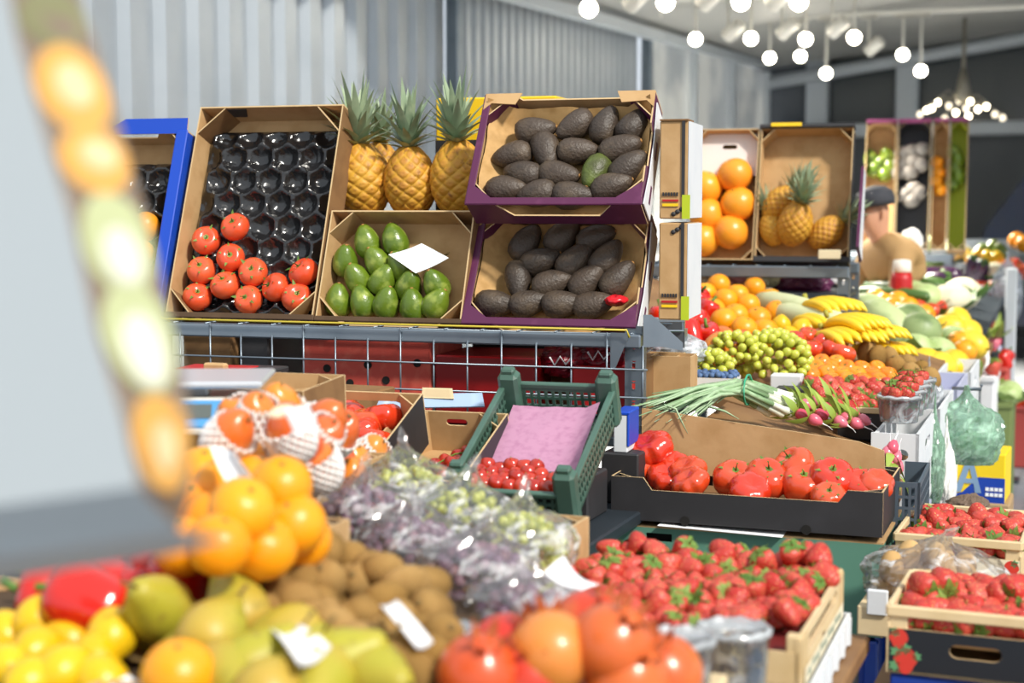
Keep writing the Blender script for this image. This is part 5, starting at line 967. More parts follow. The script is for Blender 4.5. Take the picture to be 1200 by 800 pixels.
# ------------------------------------------------------------- third stall: melons and vegetables, far and soft
lay('pale_melon', [(1042, 382, .03), (1030, 372)], at3, 'pale ribbed melon', 'on the third stall', 'pale melons', 1.1, 6, lambda w: axis_rot(V((-.7, .3, .5)), 1))
lay('striped_melon', [(1076, 391, .03), (1064, 378)], at3, 'striped green melon', 'on the third stall', 'striped melons', .95, 6, lambda w: axis_rot(V((.8, .2, .3)), 1))
lay('cabbage', [(1098, 412, .0), (1074, 410), (1120, 398)], at3, 'green cabbage', 'at the aisle side of the third stall', 'cabbages', .8, 20)
lay('yellow_melon', [(1110, 385, .02), (1130, 392, .0), (1136, 404), (1122, 378), (1020, 404, .0), (1056, 420), (1080, 428), (1100, 432), (1118, 428)], at3, 'yellow melon', 'on the third stall', 'yellow melons', .85, 9, anyax)
lay('orange', [(1035, 356), (1046, 361), (1058, 366), (1070, 368), (1026, 350), (1052, 354), (1064, 360), (1082, 370), (1114, 396), (1124, 402), (1130, 412)], at3, 'small orange', 'beyond the bananas on the third stall', 'oranges on the third stall', 1.3, 6)
lay('cauliflower', [(1112, 352, .03), (1124, 346)], at3, 'white cauliflower', 'on the third stall', 'cauliflowers', 1.25, 10)
lay('cabbage', [(1082, 350, .02), (1068, 348)], at3, 'pale cabbage', 'beside the cauliflower', 'pale cabbages', 1.0, 10)
lay('cucumber', [(1040, 346), (1052, 340), (1064, 334), (1078, 340), (1046, 334), (1070, 330)], at3, 'long green cucumber', 'behind the pale cabbages', 'cucumbers', 1.6, 4, lambda w: Euler((0, 0, R(rv.uniform(-50, -20)))).to_quaternion())
lay('aubergine', [(1085, 322), (1096, 328), (1106, 322), (1116, 330)], at3, 'dark aubergine', 'at the back of the third stall', 'aubergines', 1.2, 6, anyax)
lay('beef_tomato', [(1076, 360), (1090, 364), (1100, 360)], at3, 'red tomato', 'among the melons on the third stall', 'tomatoes on the third stall', 1.0, 10)
bq_ = atD(1056, 350, 7.35); t = thing('red_bottle', 'tall red bottle with a white cap standing on the third stall', 'bottle', T(bq_.x, bq_.y, z3(bq_.x, bq_.y)-.105, s=1.15)); part('body', G().lathe([(.001, 0), (.042, 0), (.045, .01), (.045, .17), (.038, .2)], 18), REDC, t, True); part('cap', G().lathe([(.036, .2), (.04, .205), (.036, .25), (.001, .255)], 16), LAMPW, t, True)
# ------------------------------------------------------------- second rack (grapefruit and pineapples)
def rack_at(label, O, wd, zs, zpost, name='steel_rack'):
    r = thing(name, label, 'rack', tilt(O, AL, 0))
    for x in (0, -wd):
        for y in (0, .45): post(zpost if y == 0 else zs, T(x, y, 0), r)
    part('front_bar', G().rbox((-wd/2, -.012, zs-.02), (wd, .03, .045), .004).rbox((-wd/2, .45, zs-.02), (wd, .03, .045), .004), STEEL, r)
    g = G()
    for i in range(int(wd/.1)): g.tube([(-.05-i*.1, -.01, zs+.004), (-.05-i*.1, .45, zs+.004)], .003, 5)
    part('wire_shelf', g, STEEL, r, True); return r
def leaning(O, zs, px0, px1, py, H, tau, L):
    def lx(px): return (atP(px, py, O, RB)-O).dot(RX)
    x0, x1 = lx(px0), lx(px1); m = tilt(V((0, 0, 0)), AL, tau); ez = m.to_3x3() @ V((0, 0, 1)); m.translation = O+RX*((x0+x1)/2)+V((0, 0, zs+.02))-ez*H; return m, x1-x0
O2 = V((-.935, 6.0, 0)); rack_at('grey steel rack of the second stall carrying grapefruit and pineapple cartons', O2, .85, 1.31, 1.31)
m, w = leaning(O2, 1.315, 806, 882, 292, .1, R(74), .54)
carton('grapefruit_carton', 'brown carton with a white printed top flap holding six large grapefruit', 'carton', m, w, .54, .1, KRAFTD, KRAFT, flaps=.04)
gfc = [o for o in bpy.data.objects if o.name == 'grapefruit_carton'][0]
part('white_flap', G().panel([(.0, .36), (w-.01, .36), (w-.01, .535), (.0, .535)], [slot(w/2, .48, .06, .018)], V((-w/2+.005, 0, .0)), V((1, 0, 0)), V((0, 1, 0)), .003), [mat('pinkish_white_card', '#e6dcd6', .6)]*3, gfc, M=T(0, 0, .05))
for k, (x, y) in enumerate([(861, 205), (826, 220), (865, 239), (828, 252), (856, 272), (822, 281)]): put('grapefruit', onp((x, y), m, .065), f'large grapefruit on the second rack, {["top right", "top left", "middle right", "middle left", "bottom right", "bottom left"][k]} one of six', 'grapefruit on the second rack', upax(V((0, 1, 1))), 1.38)
m, w = leaning(O2, 1.315, 884, 994, 292, .1, R(74), .54)
carton('pineapple_carton', 'dark-edged brown carton holding pineapples lying with their crowns to the right', 'carton', m, w, .54, .1, BLACKC, KRAFT, flaps=.05)
part('dark_band', G().rbox((0, .545, .085), (w+.01, .016, .06), .003), BLACKC, [o for o in bpy.data.objects if o.name == 'pineapple_carton'][0]); part('front_lip', G().rbox((0, .004, .1), (w+.01, .024, .01), .003), BLACKC, [o for o in bpy.data.objects if o.name == 'pineapple_carton'][0])
part('yellow_tape', G().box((-.08, .548, .119), (.12, .014, .006)), YEL, [o for o in bpy.data.objects if o.name == 'pineapple_carton'][0])
e1, e2, e3 = [m.to_3x3() @ V(q) for q in ((1, 0, 0), (0, 1, 0), (0, 0, 1))]
for k, (x, y, a, s, l) in enumerate([(932, 262, (.25, .75, .5), .82, .11), (913, 238, (.5, .6, .0), .7, .07), (905, 268, (-.25, .9, .1), .62, .06), (968, 272, (.75, .65, .0), .7, .06)]):
    put('pineapple', onp((x, y), m, l), ['pineapple in front with its bottom to the viewer and tall crown, second rack', 'pineapple lying behind at the upper left of the second rack carton', 'pineapple at the lower left corner of the second rack carton', 'pineapple at the right with a drooping crown, second rack'][k], 'pineapples on the second rack', axis_rot(e1*a[0]+e2*a[1]+e3*a[2], k), s*1.3, k)
pt = ob('price_tag', G().rbox((0, 0, 0), (.085, .006, .035), .002).mesh('price_tag', mat('cream_paper', '#e9dcb8', .7), False), M=T(*atP(972, 298, O2-RB*.06, RB))); tag(pt, 'cream price plate on the front bar of the second rack', 'price tag')
sl = tilt(O2+RX*.02+RB*.02+V((0, 0, 1.33)), AL, R(74)); t = thing('white_carton_end', 'white and purple carton leaning at the right end of the second rack', 'carton', sl); part('side_panel', G().panel([(0, 0), (.35, .0), (.36, .08), (.02, .16)], [], V((.025, 0, 0)), V((0, 1, 0)), V((0, 0, 1)), .012, 0, 1, 1), [WHITE, PURPLE], t)
# produce hanging under the second shelf
for k, (x, y, m_) in enumerate([(835, 322, 'pale_bag'), (865, 324, 'pink_bag'), (893, 325, 'cream_bag'), (940, 332, 'purple_bag')]):
    cl = {'pale_bag': '#e9c9a0', 'pink_bag': '#d98c86', 'cream_bag': '#d9d8b0', 'purple_bag': '#5e2148'}[m_]; p = atP(x, y, O2+RB*.25, RB); bag('bag', f'{m_.split("_")[0]} filled bag on the lower shelf of the second rack', p, .085 if k < 3 else .12, .07, .05, 80+k, mat(m_, cl, .35))
sh = ob('lower_shelf', G().rbox((-.42, .22, 1.195), (.83, .46, .02), .003).mesh('lower_shelf', STEELD, False), [o for o in bpy.data.objects if o.name.startswith('steel_rack') and 'second stall' in o['label']][0])
# ------------------------------------------------------------- third rack, far and soft
O3 = V((-.86, 9.3, 0)); rack_at('grey steel rack of the far stall carrying four narrow tilted cartons', O3, 1.0, 1.26, 1.26)
spec = [(1010, 1046, 'brown carton of green avocados on the far rack', KRAFTD, 'green_avocado', [(1020, 185), (1032, 190), (1040, 183), (1024, 198), (1036, 203), (1042, 195)], 1.3), (1048, 1087, 'white-edged carton of round dark fruit on the far rack', WHITE, 'round_fruit', [(1058, 180), (1068, 178), (1080, 176), (1056, 192), (1070, 190), (1078, 193), (1054, 202), (1066, 202), (1070, 222), (1060, 228), (1076, 226), (1068, 234)], 1.6), (1090, 1108, 'narrow brown carton of oranges on the far rack', WHITE, 'orange', [(1098, 190), (1100, 202), (1097, 212), (1102, 222)], 1.0), (1110, 1131, 'yellow-green carton of limes at the right end of the far rack', KRAFT, 'green_avocado', [(1118, 178), (1122, 188), (1119, 198), (1123, 206), (1116, 214)], 1.3)]
for q, (a, b, lab, om, kd, L, s) in enumerate(spec):
    m, w = leaning(O3, 1.27, a, b, 285, .12, R(76), .78); carton('far_carton', lab, 'carton', m, w, .78, .12, om, BLACKC if q == 1 else KRAFT if q < 3 else mat('lime_card', '#a5ad2c', .6), flaps=.04)
    part('purple_top', G().box((0, .78, .125), (w, .012, .05)), mat('magenta_card', '#9a4a7a', .5), [o for o in bpy.data.objects if o.type == 'EMPTY' and o.get('label') == lab][0])
    for p, l2 in rowed(L, {'round_fruit': 'round fruit', 'orange': 'orange', 'green_avocado': 'green fruit'}[kd], ['in the first carton', 'in the pale-edged carton', 'in the narrow carton', 'in the lime carton'][q]+' of the far rack', 7): put(kd, onp((p[0], p[1]), m, .05), l2, 'fruit on the far rack', None, s)
# ------------------------------------------------------------- person by the third stall
def skin(name, verts, edges, m, parent=None, M=None, sub=2):
    me = bpy.data.meshes.new(name); me.from_pydata([v[:3] for v in verts], edges, []); me.materials.append(m); o = ob(name, me, parent, M)
    md = o.modifiers.new('Skin', 'SKIN'); md.use_smooth_shade = True
    for i, v in enumerate(verts): me.skin_vertices[0].data[i].radius = (v[3], v[4] if len(v) > 4 else v[3])
    me.skin_vertices[0].data[0].use_root = True
    sb = o.modifiers.new('Subdivision', 'SUBSURF'); sb.levels = sub; sb.render_levels = sub; return o
SKIN = mat('skin', '#c99678', .5, sss=.1); TAN = mat('tan_jacket', '#b08c5c', .8, bump=(25, .5)); GREY = mat('grey_trousers', '#55585c', .8, bump=(30, .4)); CAP = mat('dark_cap', '#34363d', .8)
PX = V((-1.01, 7.95, 0)); PM = T(PX.x, PX.y, 0, 0, 0, R(-55), .93)   # faces the rack and the camera
pv_ = [(0, .10, .95, .10, .08), (0, -.0, 1.10, .095, .075), (0, -.04, 1.28, .10, .07), (0, -.07, 1.42, .055, .05), (0, -.10, 1.49, .048), (0, -.135, 1.555, .062, .075), (0, -.125, 1.64, .072, .085), (0, -.11, 1.70, .055, .06),
       (.17, -.06, 1.38, .055), (.23, -.10, 1.13, .042), (.15, -.33, 1.10, .033), (.11, -.42, 1.12, .026, .014), (-.17, -.06, 1.38, .055), (-.23, -.12, 1.13, .042), (-.13, -.34, 1.14, .033), (-.09, -.42, 1.17, .026, .014),
       (.09, 0, .86, .085), (.10, -.02, .48, .056), (.10, .02, .09, .04), (.10, -.12, .045, .036), (-.09, 0, .86, .085), (-.10, -.02, .48, .056), (-.10, .02, .09, .04), (-.10, -.12, .045, .036), (0, -.222, 1.60, .012)]
pe_ = [(0, 1), (1, 2), (2, 3), (3, 4), (4, 5), (5, 6), (6, 7), (2, 8), (8, 9), (9, 10), (10, 11), (2, 12), (12, 13), (13, 14), (14, 15), (0, 16), (16, 17), (17, 18), (18, 19), (0, 20), (20, 21), (21, 22), (22, 23), (5, 24)]
for h, base in ((11, (.11, -.42, 1.12)), (15, (-.09, -.42, 1.17))):
    for f, (dx, ln) in enumerate(((-.024, .062), (-.008, .072), (.008, .068), (.023, .054))):
        i = len(pv_); b0 = V(base); pv_ += [(b0.x+dx*.8, b0.y-.03, b0.z, .0095), (b0.x+dx, b0.y-.03-ln*.6, b0.z-.006, .0085), (b0.x+dx, b0.y-.03-ln, b0.z-.025, .007)]; pe_ += [(h, i), (i, i+1), (i+1, i+2)]
    i = len(pv_); sgn = -1 if h == 11 else 1; pv_ += [(b0.x+sgn*.035, b0.y-.01, b0.z-.005, .0105), (b0.x+sgn*.04, b0.y-.05, b0.z-.02, .008)]; pe_ += [(h, i), (i, i+1)]
per = skin('person', pv_, pe_, SKIN, None, PM); tag(per, 'person in a tan jacket, dark cap and grey trousers leaning over the far stall', 'person')
ear = G()
for s in (-1, 1): ear.lathe(prof_ell(.008, .03, 8), 10, M=T(s*.074, -.12, 1.62))
part('ears', ear, SKIN, per, True)
fe = G()
for s in (-1, 1): fe.lathe(prof_ell(.010, .006, 6), 10, M=T(s*.03, -.205, 1.645))
part('eyes', fe, mat('eye_dark', '#2a1d16', .3), per, True); part('mouth', G().tube([(-.022, -.207, 1.563), (0, -.213, 1.560), (.022, -.207, 1.563)], .005, 6), mat('lips', '#a4574b', .5), per, True)
skin('jacket', [(0, .05, 1.22, .175, .16), (0, .02, 1.28, .175, .16), (0, -.03, 1.37, .165, .145), (0, -.09, 1.53, .09, .09), (.18, -.06, 1.40, .075), (.24, -.10, 1.13, .058), (.16, -.31, 1.10, .046), (-.18, -.06, 1.40, .075), (-.24, -.12, 1.13, .058), (-.14, -.32, 1.14, .046)], [(0, 1), (1, 2), (2, 3), (2, 4), (4, 5), (5, 6), (2, 7), (7, 8), (8, 9)], TAN, per)
skin('trousers', [(0, .07, 1.2, .155, .135), (0, .08, 1.0, .155, .135), (.09, .08, .80, .105), (.105, -.02, .48, .078), (.105, .02, .10, .066), (-.09, .08, .80, .105), (-.105, -.02, .48, .078), (-.105, .02, .10, .066)], [(0, 1), (1, 2), (2, 3), (3, 4), (1, 5), (5, 6), (6, 7)], GREY, per)
part('cap', G().lathe([(.098, 0), (.101, .03), (.09, .07), (.055, .098), (.001, .108)], 22, lambda t, u, r, z: (r*(1+.12*max(0, -sin(t))), z)).rbox((0, -.125, .008), (.13, .09, .012), .004), CAP, per, True, T(0, -.118, 1.665, R(8)))
for s in (-1, 1): part('shoe', G().rbox((s*.10, -.05, .04), (.1, .27, .08), .02), CAP, per)
wp = ob('paper_bag', G().rbox((0, 0, 0), (.10, .07, .16), .012).mesh('paper_bag', PAPER, False), M=PM @ T(.01, -.47, 1.20)); tag(wp, 'white paper packet held by the person in the tan jacket', 'bag')
bag('white_bag', 'small white bag on the far stall right of the person', atD(1068, 284, 8.1), .055, .05, .07, 91, mat('white_film', '#eceae6', .5))
bag('white_bag', 'small white bag standing below the person on the third stall', at3(1056, 316, .03), .05, .05, .05, 92, MC['white_film'])
# ------------------------------------------------------------- crates along the aisle, low
table('low_bench', 'low wooden bench along the aisle under the strawberry boxes', -.37, .12, 2.45, 3.85, .70)
def sbx(label, M, w, l, h, m, hand=True):
    t = thing('strawberry_box', label, 'box', M)
    part('front_panel', G().panel(flat(w, h*.68), [slot(w*.5, h*.42, .085, .024)] if hand else [], V((-w/2, 0, 0)), V((1, 0, 0)), V((0, 0, 1)), .005), [m, KRAFT, EDGE], t)
    part('front_rail', G().rbox((0, .003, h*.94), (w+.004, .014, .018), .002), PINE, t)
    for sx in (-1, 1): part('corner_block', G().rbox((sx*(w/2-.016), .012, h*.8), (.032, .02, h*.3), .002), PINE, t); part('corner_block', G().rbox((sx*(w/2-.016), l-.012, h*.5), (.03, .02, h), .002), PINE, t)
    for sx in (-1, 1): part('side_panel', G().rbox((sx*w/2, l/2, h*.38), (.005, l, h*.76), .001).rbox((sx*w/2, l/2, h*.94), (.01, l, .018), .002), PINE, t)
    part('back_panel', G().rbox((0, l, h*.38), (w, .005, h*.76), .001).rbox((0, l, h*.94), (w, .012, .018), .002), PINE, t); part('base_panel', G().box((0, l/2, .003), (w, l, .006)), PINE, t)
    for sx in (-1, 1):   # printed strawberries at both ends of the front
        for k, (dx, dz, r, c) in enumerate(((.018, .52, .016, 0), (.03, .2, .02, 0), (.014, .33, .012, 1), (.03, .38, .012, 1), (.012, .62, .01, 1), (.048, .28, .010, 1), (.012, .12, .012, 1))):
            if c == 0: pl = [(r*cos(a*pi/9)*(1-.25*(sin(a*pi/9) < 0)), r*1.15*sin(a*pi/9)) for a in range(18)]
            else: pl = [((r*(1 if a % 2 else .55))*cos(a*pi/6), (r*(1 if a % 2 else .55))*sin(a*pi/6)) for a in range(12)]
            part('printed_leaf' if c else 'printed_berry', G().panel([(x, y) for x, y in pl], [], V((sx*(w/2-dx), -.0006, h*dz)), V((1, 0, 0)), V((0, 0, 1)), .0005, 0, 0, 0), mat('print_green', '#5f9a6a', .6) if c else mat('print_red', '#d23a2e', .5), t)
    return t
F1 = tilt((-.188, 2.62, .755), R(-1), 0); sbx('black fronted strawberry box with a handle slot at the lower right corner', F1, .288, .28, .115, mat('ink_card', '#171c24', .45))
fb = ob('base_box', G().rbox((0, .14, -.028), (.28, .27, .05), .003).mesh('base_box', BLUEP, False), M=F1); tag(fb, 'flat blue box under the black fronted strawberry box', 'box')
part('inner_board', G().box((0, .14, .055), (.275, .26, .004)), KRAFT, [o for o in bpy.data.objects if o.name == 'strawberry_box'][0])
for j in range(6):
    for i in range(8):
        put('strawberry', F1 @ V((-.118+.032*i+.012*(j % 2), .03+.042*j, .085+.012*rv.random()+.012*(j > 2))), f'bright strawberry in the black fronted box, {onl(i, 8)} in the {ROWN[j]} row from the front', 'strawberries in the black fronted box', axis_rot(V((rv.uniform(-1, 1), rv.uniform(-1, .3), rv.uniform(-.6, .3)))), rv.uniform(1.25, 1.5))
for k, (x, z) in enumerate(((-.1, .125), (-.07, .13), (.05, .125), (.09, .13), (.12, .125))): put('strawberry', F1 @ V((x, .12+.02*k, z)), f'strawberry on top of the heap in the black fronted box, {onl(k, 5)}', 'topmost strawberries of the black fronted box', axis_rot(V((rv.uniform(-1, 1), -.6, -.3))), 1.45)
F2 = tilt((-.285, 3.36, .72), R(-1), 0); sbx('pale wooden strawberry box behind the bag of potatoes', F2, .26, .36, .12, mat('cream_print', '#e9dfc2', .6), False)
part('inner_board', G().box((0, .18, .06), (.24, .34, .004)), KRAFT, [o for o in bpy.data.objects if o.name == 'strawberry_box.001'][0])
for j in range(7):
    for i in range(6): put('strawberry', F2 @ V((-.105+.04*i+.015*(j % 2), .03+.045*j, .092+.012*rv.random()+.01*(j > 3))), f'dark strawberry in the pale box behind the potatoes, {onl(i, 6)} in the {ROWN[j]} row from the front', 'strawberries in the pale box', axis_rot(V((rv.uniform(-1, 1), rv.uniform(-1, .3), rv.uniform(-.6, .3)))), rv.uniform(1.15, 1.4))
pq = tilt((-.315, 3.03, .70), R(-1), 0); po = thing('potato_crate', 'pale crate under the clear bag of potatoes', 'crate', pq); part('crate_body', G().rbox((0, .14, .03), (.26, .28, .06), .003), PINE, po); part('end_board', G().rbox((-.09, -.002, .07), (.04, .012, .05), .002), WHITE, po); part('end_board', G().rbox((.1, -.002, .06), (.05, .012, .05), .002), WHITE, po)
for k, (x, y, z) in enumerate([(-.08, .1, .09), (-.04, .08, .09), (0, .1, .09), (.04, .09, .085), (.08, .11, .085), (-.09, .19, .11), (-.04, .2, .125), (.01, .2, .125), (.05, .2, .11), (-.06, .15, .1), (-.02, .14, .115), (.02, .15, .115), (.06, .16, .1), (-.075, .07, .125), (-.05, .12, .14), (.0, .13, .14)]):
    put('potato', pq @ V((x, y, z)), f'potato in the clear bag by the aisle, {onl(k, 5) if k < 5 else onl(k-5, 4) if k < 9 else onl(k-9, 4) if k < 13 else onl(k-13, 3)} in the {"front row" if k < 5 else "back row" if k < 9 else "middle row" if k < 13 else "top layer"}', 'potatoes in the clear bag by the aisle', None, .95)
bag('clear_bag', 'clear bag of potatoes on the pale crate by the aisle', pq @ V((0, .13, .10)), .135, .115, .075, 101, None, (.05, .0, .03))
for k, (x, y) in enumerate([(1166, 640), (1170, 672), (1163, 690)]):
    bag('red_net_bag', f'bright red net bag at the right of the pale strawberry box, {["top", "middle", "lowest"][k]}', atD(x, y, 3.75), .03, .06, .045, 110+k, mat('coral_net', '#d8523f', .5))
prop_ = ob('net_crate', G().rbox((0, 0, .37), (.14, .22, .74), .006).mesh('net_crate', mat('rough_crate', '#a58a66', .7), False), M=T(-.10, 3.62, 0)); tag(prop_, 'tall crate stack under the red net bags by the aisle', 'crate')
bb = tilt(atD(1146, 588, 5.0), R(-2), 0); bcn = thing('banana_carton', 'yellow and blue carton with a large grey letter on its front by the aisle', 'carton', bb)
part('carton_body', G().rbox((0, .1, .08), (.165, .2, .16), .003), mat('sunny_card', '#f2cf1d', .5), bcn)
part('blue_lower', G().panel([(-.0825, 0), (.0825, 0), (.0825, .082), (.0, .082), (-.05, .03), (-.0825, .02)], [], V((0, -.0015, 0)), V((1, 0, 0)), V((0, 0, 1)), .001, 0, 0, 0), mat('carton_blue', '#103fa5', .5), bcn)
part('grey_letter', G().panel([(-.075, .03), (-.055, .03), (-.045, .06), (-.015, .06), (-.01, .03), (.01, .03), (-.018, .135), (-.04, .135)], [[(-.04, .075), (-.02, .075), (-.029, .112)]], V((0, -.003, 0)), V((1, 0, 0)), V((0, 0, 1)), .001, 0, 0, 0), mat('letter_grey', '#7d9ab8', .5), bcn)
g = G()
for r in range(2):
    for k in range(4): g.box((.028+k*.014, -.003, .045-r*.018), (.011, .002, .011))
part('white_text', g, PAPER, bcn)
stk = ob('support_crate', G().rbox((0, .1, 0), (.2, .22, bb.translation.z), .006).mesh('support_crate', mat('rough_crate', '#a58a66', .7), False), M=T(bb.translation.x, bb.translation.y, bb.translation.z/2)); tag(stk, 'crate stack under the yellow and blue carton', 'crate')
bag('brown_bag', 'crumpled dark bag behind the pale strawberry box', atD(1135, 596, 4.3), .06, .05, .04, 121, mat('brown_bag_m', '#6b5747', .6))
stk = ob('support_crate', G().rbox((0, 0, 0), (.16, .14, .60), .006).mesh('support_crate', MC['rough_crate'], False), M=T(*(atD(1135, 596, 4.3)-V((0, 0, .34))))); tag(stk, 'crate under the crumpled dark bag', 'crate')
GB_ = film_mat('green_film', '#b5dfc2', .3, .2); WB_ = MC['white_film']
# a rail carrying bags at the aisle edge
rl_ = thing('bag_hook', 'thin steel arm reaching from the white crates to carry the green bags', 'arm', T(0, 0, 0)); pB = atD(1150, 456, 4.72); pA = V((-.442, pB.y, pB.z)); part('rail', G().tube([pA, pB, pB+V((.0, 0, .015))], .006, 6), STEEL, rl_, True)
bag('green_bag', 'large translucent green plastic bag hanging above the yellow and blue carton', atD(1132, 508, 4.68), .105, .06, .115, 131, GB_, (.0, .0, .03))
bag('white_bag', 'white filled bag inside the bottom of the large green bag', atD(1142, 525, 4.72), .06, .045, .05, 132, WB_)
bag('green_bag', 'narrow green bag hanging at the edge of the white crates', atD(1094, 545, 4.35), .03, .04, .13, 133, GB_, (.0, .0, .08)); bag('white_bag', 'long white bag hanging between the green bags', atD(1108, 560, 4.4), .028, .04, .115, 134, WB_, (0, 0, .06))
bag('white_bag', 'pale white bag hanging at the aisle above the green bags', atD(1088, 470, 4.9), .045, .05, .09, 135, MC['cloudy_film'], (0, 0, .05))
# ------------------------------------------------------------- farthest stalls, post and dark van
tb = table('far_table', 'white far table across the aisle end', atD(1118, 360, 11).x, atD(1182, 360, 11.5).x, 10.2, 11.6, 1.02, WSTEEL)
def at4(x, y, l=0): return atP(x, y, V((-.5, 11, 1.10+l)), V((0, -.28, 1)).normalized())
for k, (kd, x, y, s, nm) in enumerate([('beef_tomato', 1128, 336, 1.6, 'red pepper heap'), ('beef_tomato', 1138, 340, 1.6, 'red heap'), ('beef_tomato', 1148, 338, 1.6, 'red heap'), ('beef_tomato', 1158, 342, 1.6, 'red heap'), ('beef_tomato', 1168, 338, 1.6, 'red heap'), ('aubergine', 1140, 316, 1.5, 'purple heap'), ('aubergine', 1150, 320, 1.5, 'purple heap'), ('cauliflower', 1110, 300, 1.0, 'white head'), ('cauliflower', 1125, 296, 1.0, 'white head'), ('cauliflower', 1165, 318, .9, 'white head'), ('green_avocado', 1150, 296, 1.7, 'green fruit'), ('green_avocado', 1162, 292, 1.7, 'green fruit'), ('green_avocado', 1172, 296, 1.7, 'green fruit'), ('lemon', 1146, 302, 1.8, 'yellow fruit'), ('lemon', 1158, 304, 1.8, 'yellow fruit'), ('lemon', 1168, 305, 1.8, 'yellow fruit'), ('orange', 1140, 306, 1.3, 'orange'), ('cabbage', 1094, 306, .9, 'green head'), ('cabbage', 1090, 288, .9, 'green head'), ('orange', 1192, 282, 1.6, 'orange'), ('orange', 1200, 286, 1.6, 'orange'), ('beef_tomato', 1186, 312, 1.6, 'red fruit'), ('beef_tomato', 1194, 318, 1.6, 'red fruit')]):
    put(kd, at4(x, y), f'soft blurred {nm} on the far table, {ROWN[k % 20] if k < 20 else ["twenty-first", "twenty-second", "twenty-third"][k-20]} in the row of heaps', 'produce on the far table', None, s)
fst = thing('far_stand', 'sloped far stand under the blurred heaps at the aisle end', 'stand', T(0, 0, 0)); c_ = [at4(x, y, -.11) for x, y in ((1076, 346), (1215, 346), (1215, 280), (1076, 280))]; part('board', G().add(c_+[V((p.x, p.y, p.z-.04)) for p in c_], [(0, 1, 2, 3), (7, 6, 5, 4), (0, 4, 5, 1), (1, 5, 6, 2), (2, 6, 7, 3), (3, 7, 4, 0)]), STEELD, fst)
for p in c_: part('leg', G().rbox((p.x, p.y, p.z/2-.02), (.06, .06, p.z-.04), .004), STEELD, fst)
for k, (x, y, w, h, d, cc, lab) in enumerate([(1110, 398, .12, .12, 8.6, '#e8c42a', 'yellow crate on the aisle side of the third stall'), (1128, 420, .1, .1, 7.6, '#c9a27a', 'tan crate below the yellow crate at the aisle'), (1146, 385, .12, .2, 9.6, '#b59a7a', 'tan crate under the far table'), (1160, 430, .12, .16, 8, '#c0524a', 'red crate by the aisle beyond the green bags'), (1148, 440, .1, .12, 7.2, '#e4e6ea', 'white crate by the aisle beyond the green bags'), (1160, 470, .14, .2, 7.4, '#6b7a45', 'green sack by the aisle right of the green bag'), (1192, 475, .12, .5, 9.2, '#b04a45', 'tall red crate stack at the right edge of the picture'), (1170, 520, .05, .3, 7.6, '#39537f', 'blue bin by the aisle behind the yellow and blue carton'), (1132, 362, .14, .1, 9.0, '#d9dbe0', 'white crate beside the vegetables of the third stall'), (1150, 410, .12, .1, 8.4, '#b3b6d2', 'lilac crate at the aisle left of the pale post'), (1122, 446, .1, .1, 6.6, '#e3d9c4', 'cream crate at the aisle just above the large green bag')]):
    p = atD(x, y, d); o = thing('far_crate', lab, 'crate', T(p.x, p.y, 0)); part('crate_body', G().rbox((0, 0, p.z/2), (w*1.6, .3, p.z), .01), mat(f'far_paint_{k}', cc, .6), o); part('rim', G().rbox((0, 0, p.z), (w*1.66, .32, .03), .006), mat(f'far_paint_{k}', cc, .6), o)
    fk, fs, fn = [('yellow_melon', .7, 'yellow melon'), ('orange', 1.1, 'orange'), ('beef_tomato', 1.1, 'red tomato'), ('bell_pepper', 1.0, 'red pepper'), ('strawberry', 1.8, 'red berry'), ('cabbage', .7, 'green cabbage'), ('beef_tomato', 1.2, 'red tomato'), ('lemon', 1.2, 'lemon'), ('kiwi', 1.2, 'kiwi'), ('radish', 2.0, 'pink radish'), ('green_avocado', 1.2, 'green fruit')][k]
    for i in range(6): put(fk, p+V((w*.62*(i % 3-1), -.09+.14*(i//3), .045)), f'{fn} on the {lab}, {["left", "middle", "right"][i % 3]} in the {["front", "back"][i//3]} row', 'fruit on the far crates', None, fs)
for k, (x, y, d, m_) in enumerate([(1142, 420, 6.9, 'white_film'), (1180, 345, 9.0, 'cloudy_film')]):
    bag('white_bag', ['white bag on the crates beyond the large green bag', 'pale bag hanging at the right edge above the aisle'][k], atD(x, y, d), .06 if k == 0 else .085, .06, .07 if k == 0 else .2, 141+k, MC[m_], (0, 0, .05))
pst = thing('steel_post', 'pale steel post by the aisle at the right edge', 'post', T(*[*atD(1182, 450, 8.6).xy, 0])); part('shaft', G().rbox((0, 0, .6), (.06, .06, 1.2), .006), WSTEEL, pst); part('foot', G().rbox((0, 0, .01), (.14, .14, .02), .004), STEELD, pst)
van = thing('parked_van', 'dark blue parked van in the shade at the far end of the aisle', 'van', T(1.0, 16.9, 0)); NAVY = mat('navy_paint', '#1b2740', .25, coat=.5)
part('body', G().panel([(-2.2, .35), (2.2, .35), (2.2, 1.95), (1.9, 2.1), (-1.5, 2.1), (-1.75, 1.9), (-2.15, 1.35), (-2.2, 1.2)], [[(-1.62, 1.35), (-.5, 1.35), (-.5, 1.85), (-1.45, 1.85)], [(-.35, 1.35), (1.9, 1.35), (1.9, 1.85), (-.35, 1.85)]], V((0, -.85, 0)), V((1, 0, 0)), V((0, 0, 1)), 1.7, 0, 0, 0), NAVY, van)
part('window_glass', G().box((.1, -.8, 1.6), (3.6, .02, .55)), mat('teal_glass', '#2f4a52', .15), van)
for x in (-1.4, 1.4):
    wl = part('wheel', G().lathe([(.12, -.09), (.3, -.09), (.33, -.06), (.33, .06), (.3, .09), (.12, .09)], 24, M=T(0, 0, 0, pi/2)), DARK, van, True, T(x, -.8, .33)); part('hub', G().lathe([(.01, -.1), (.12, -.095), (.12, .095), (.01, .1)], 16, M=T(0, 0, 0, pi/2)), STEEL, wl, True)
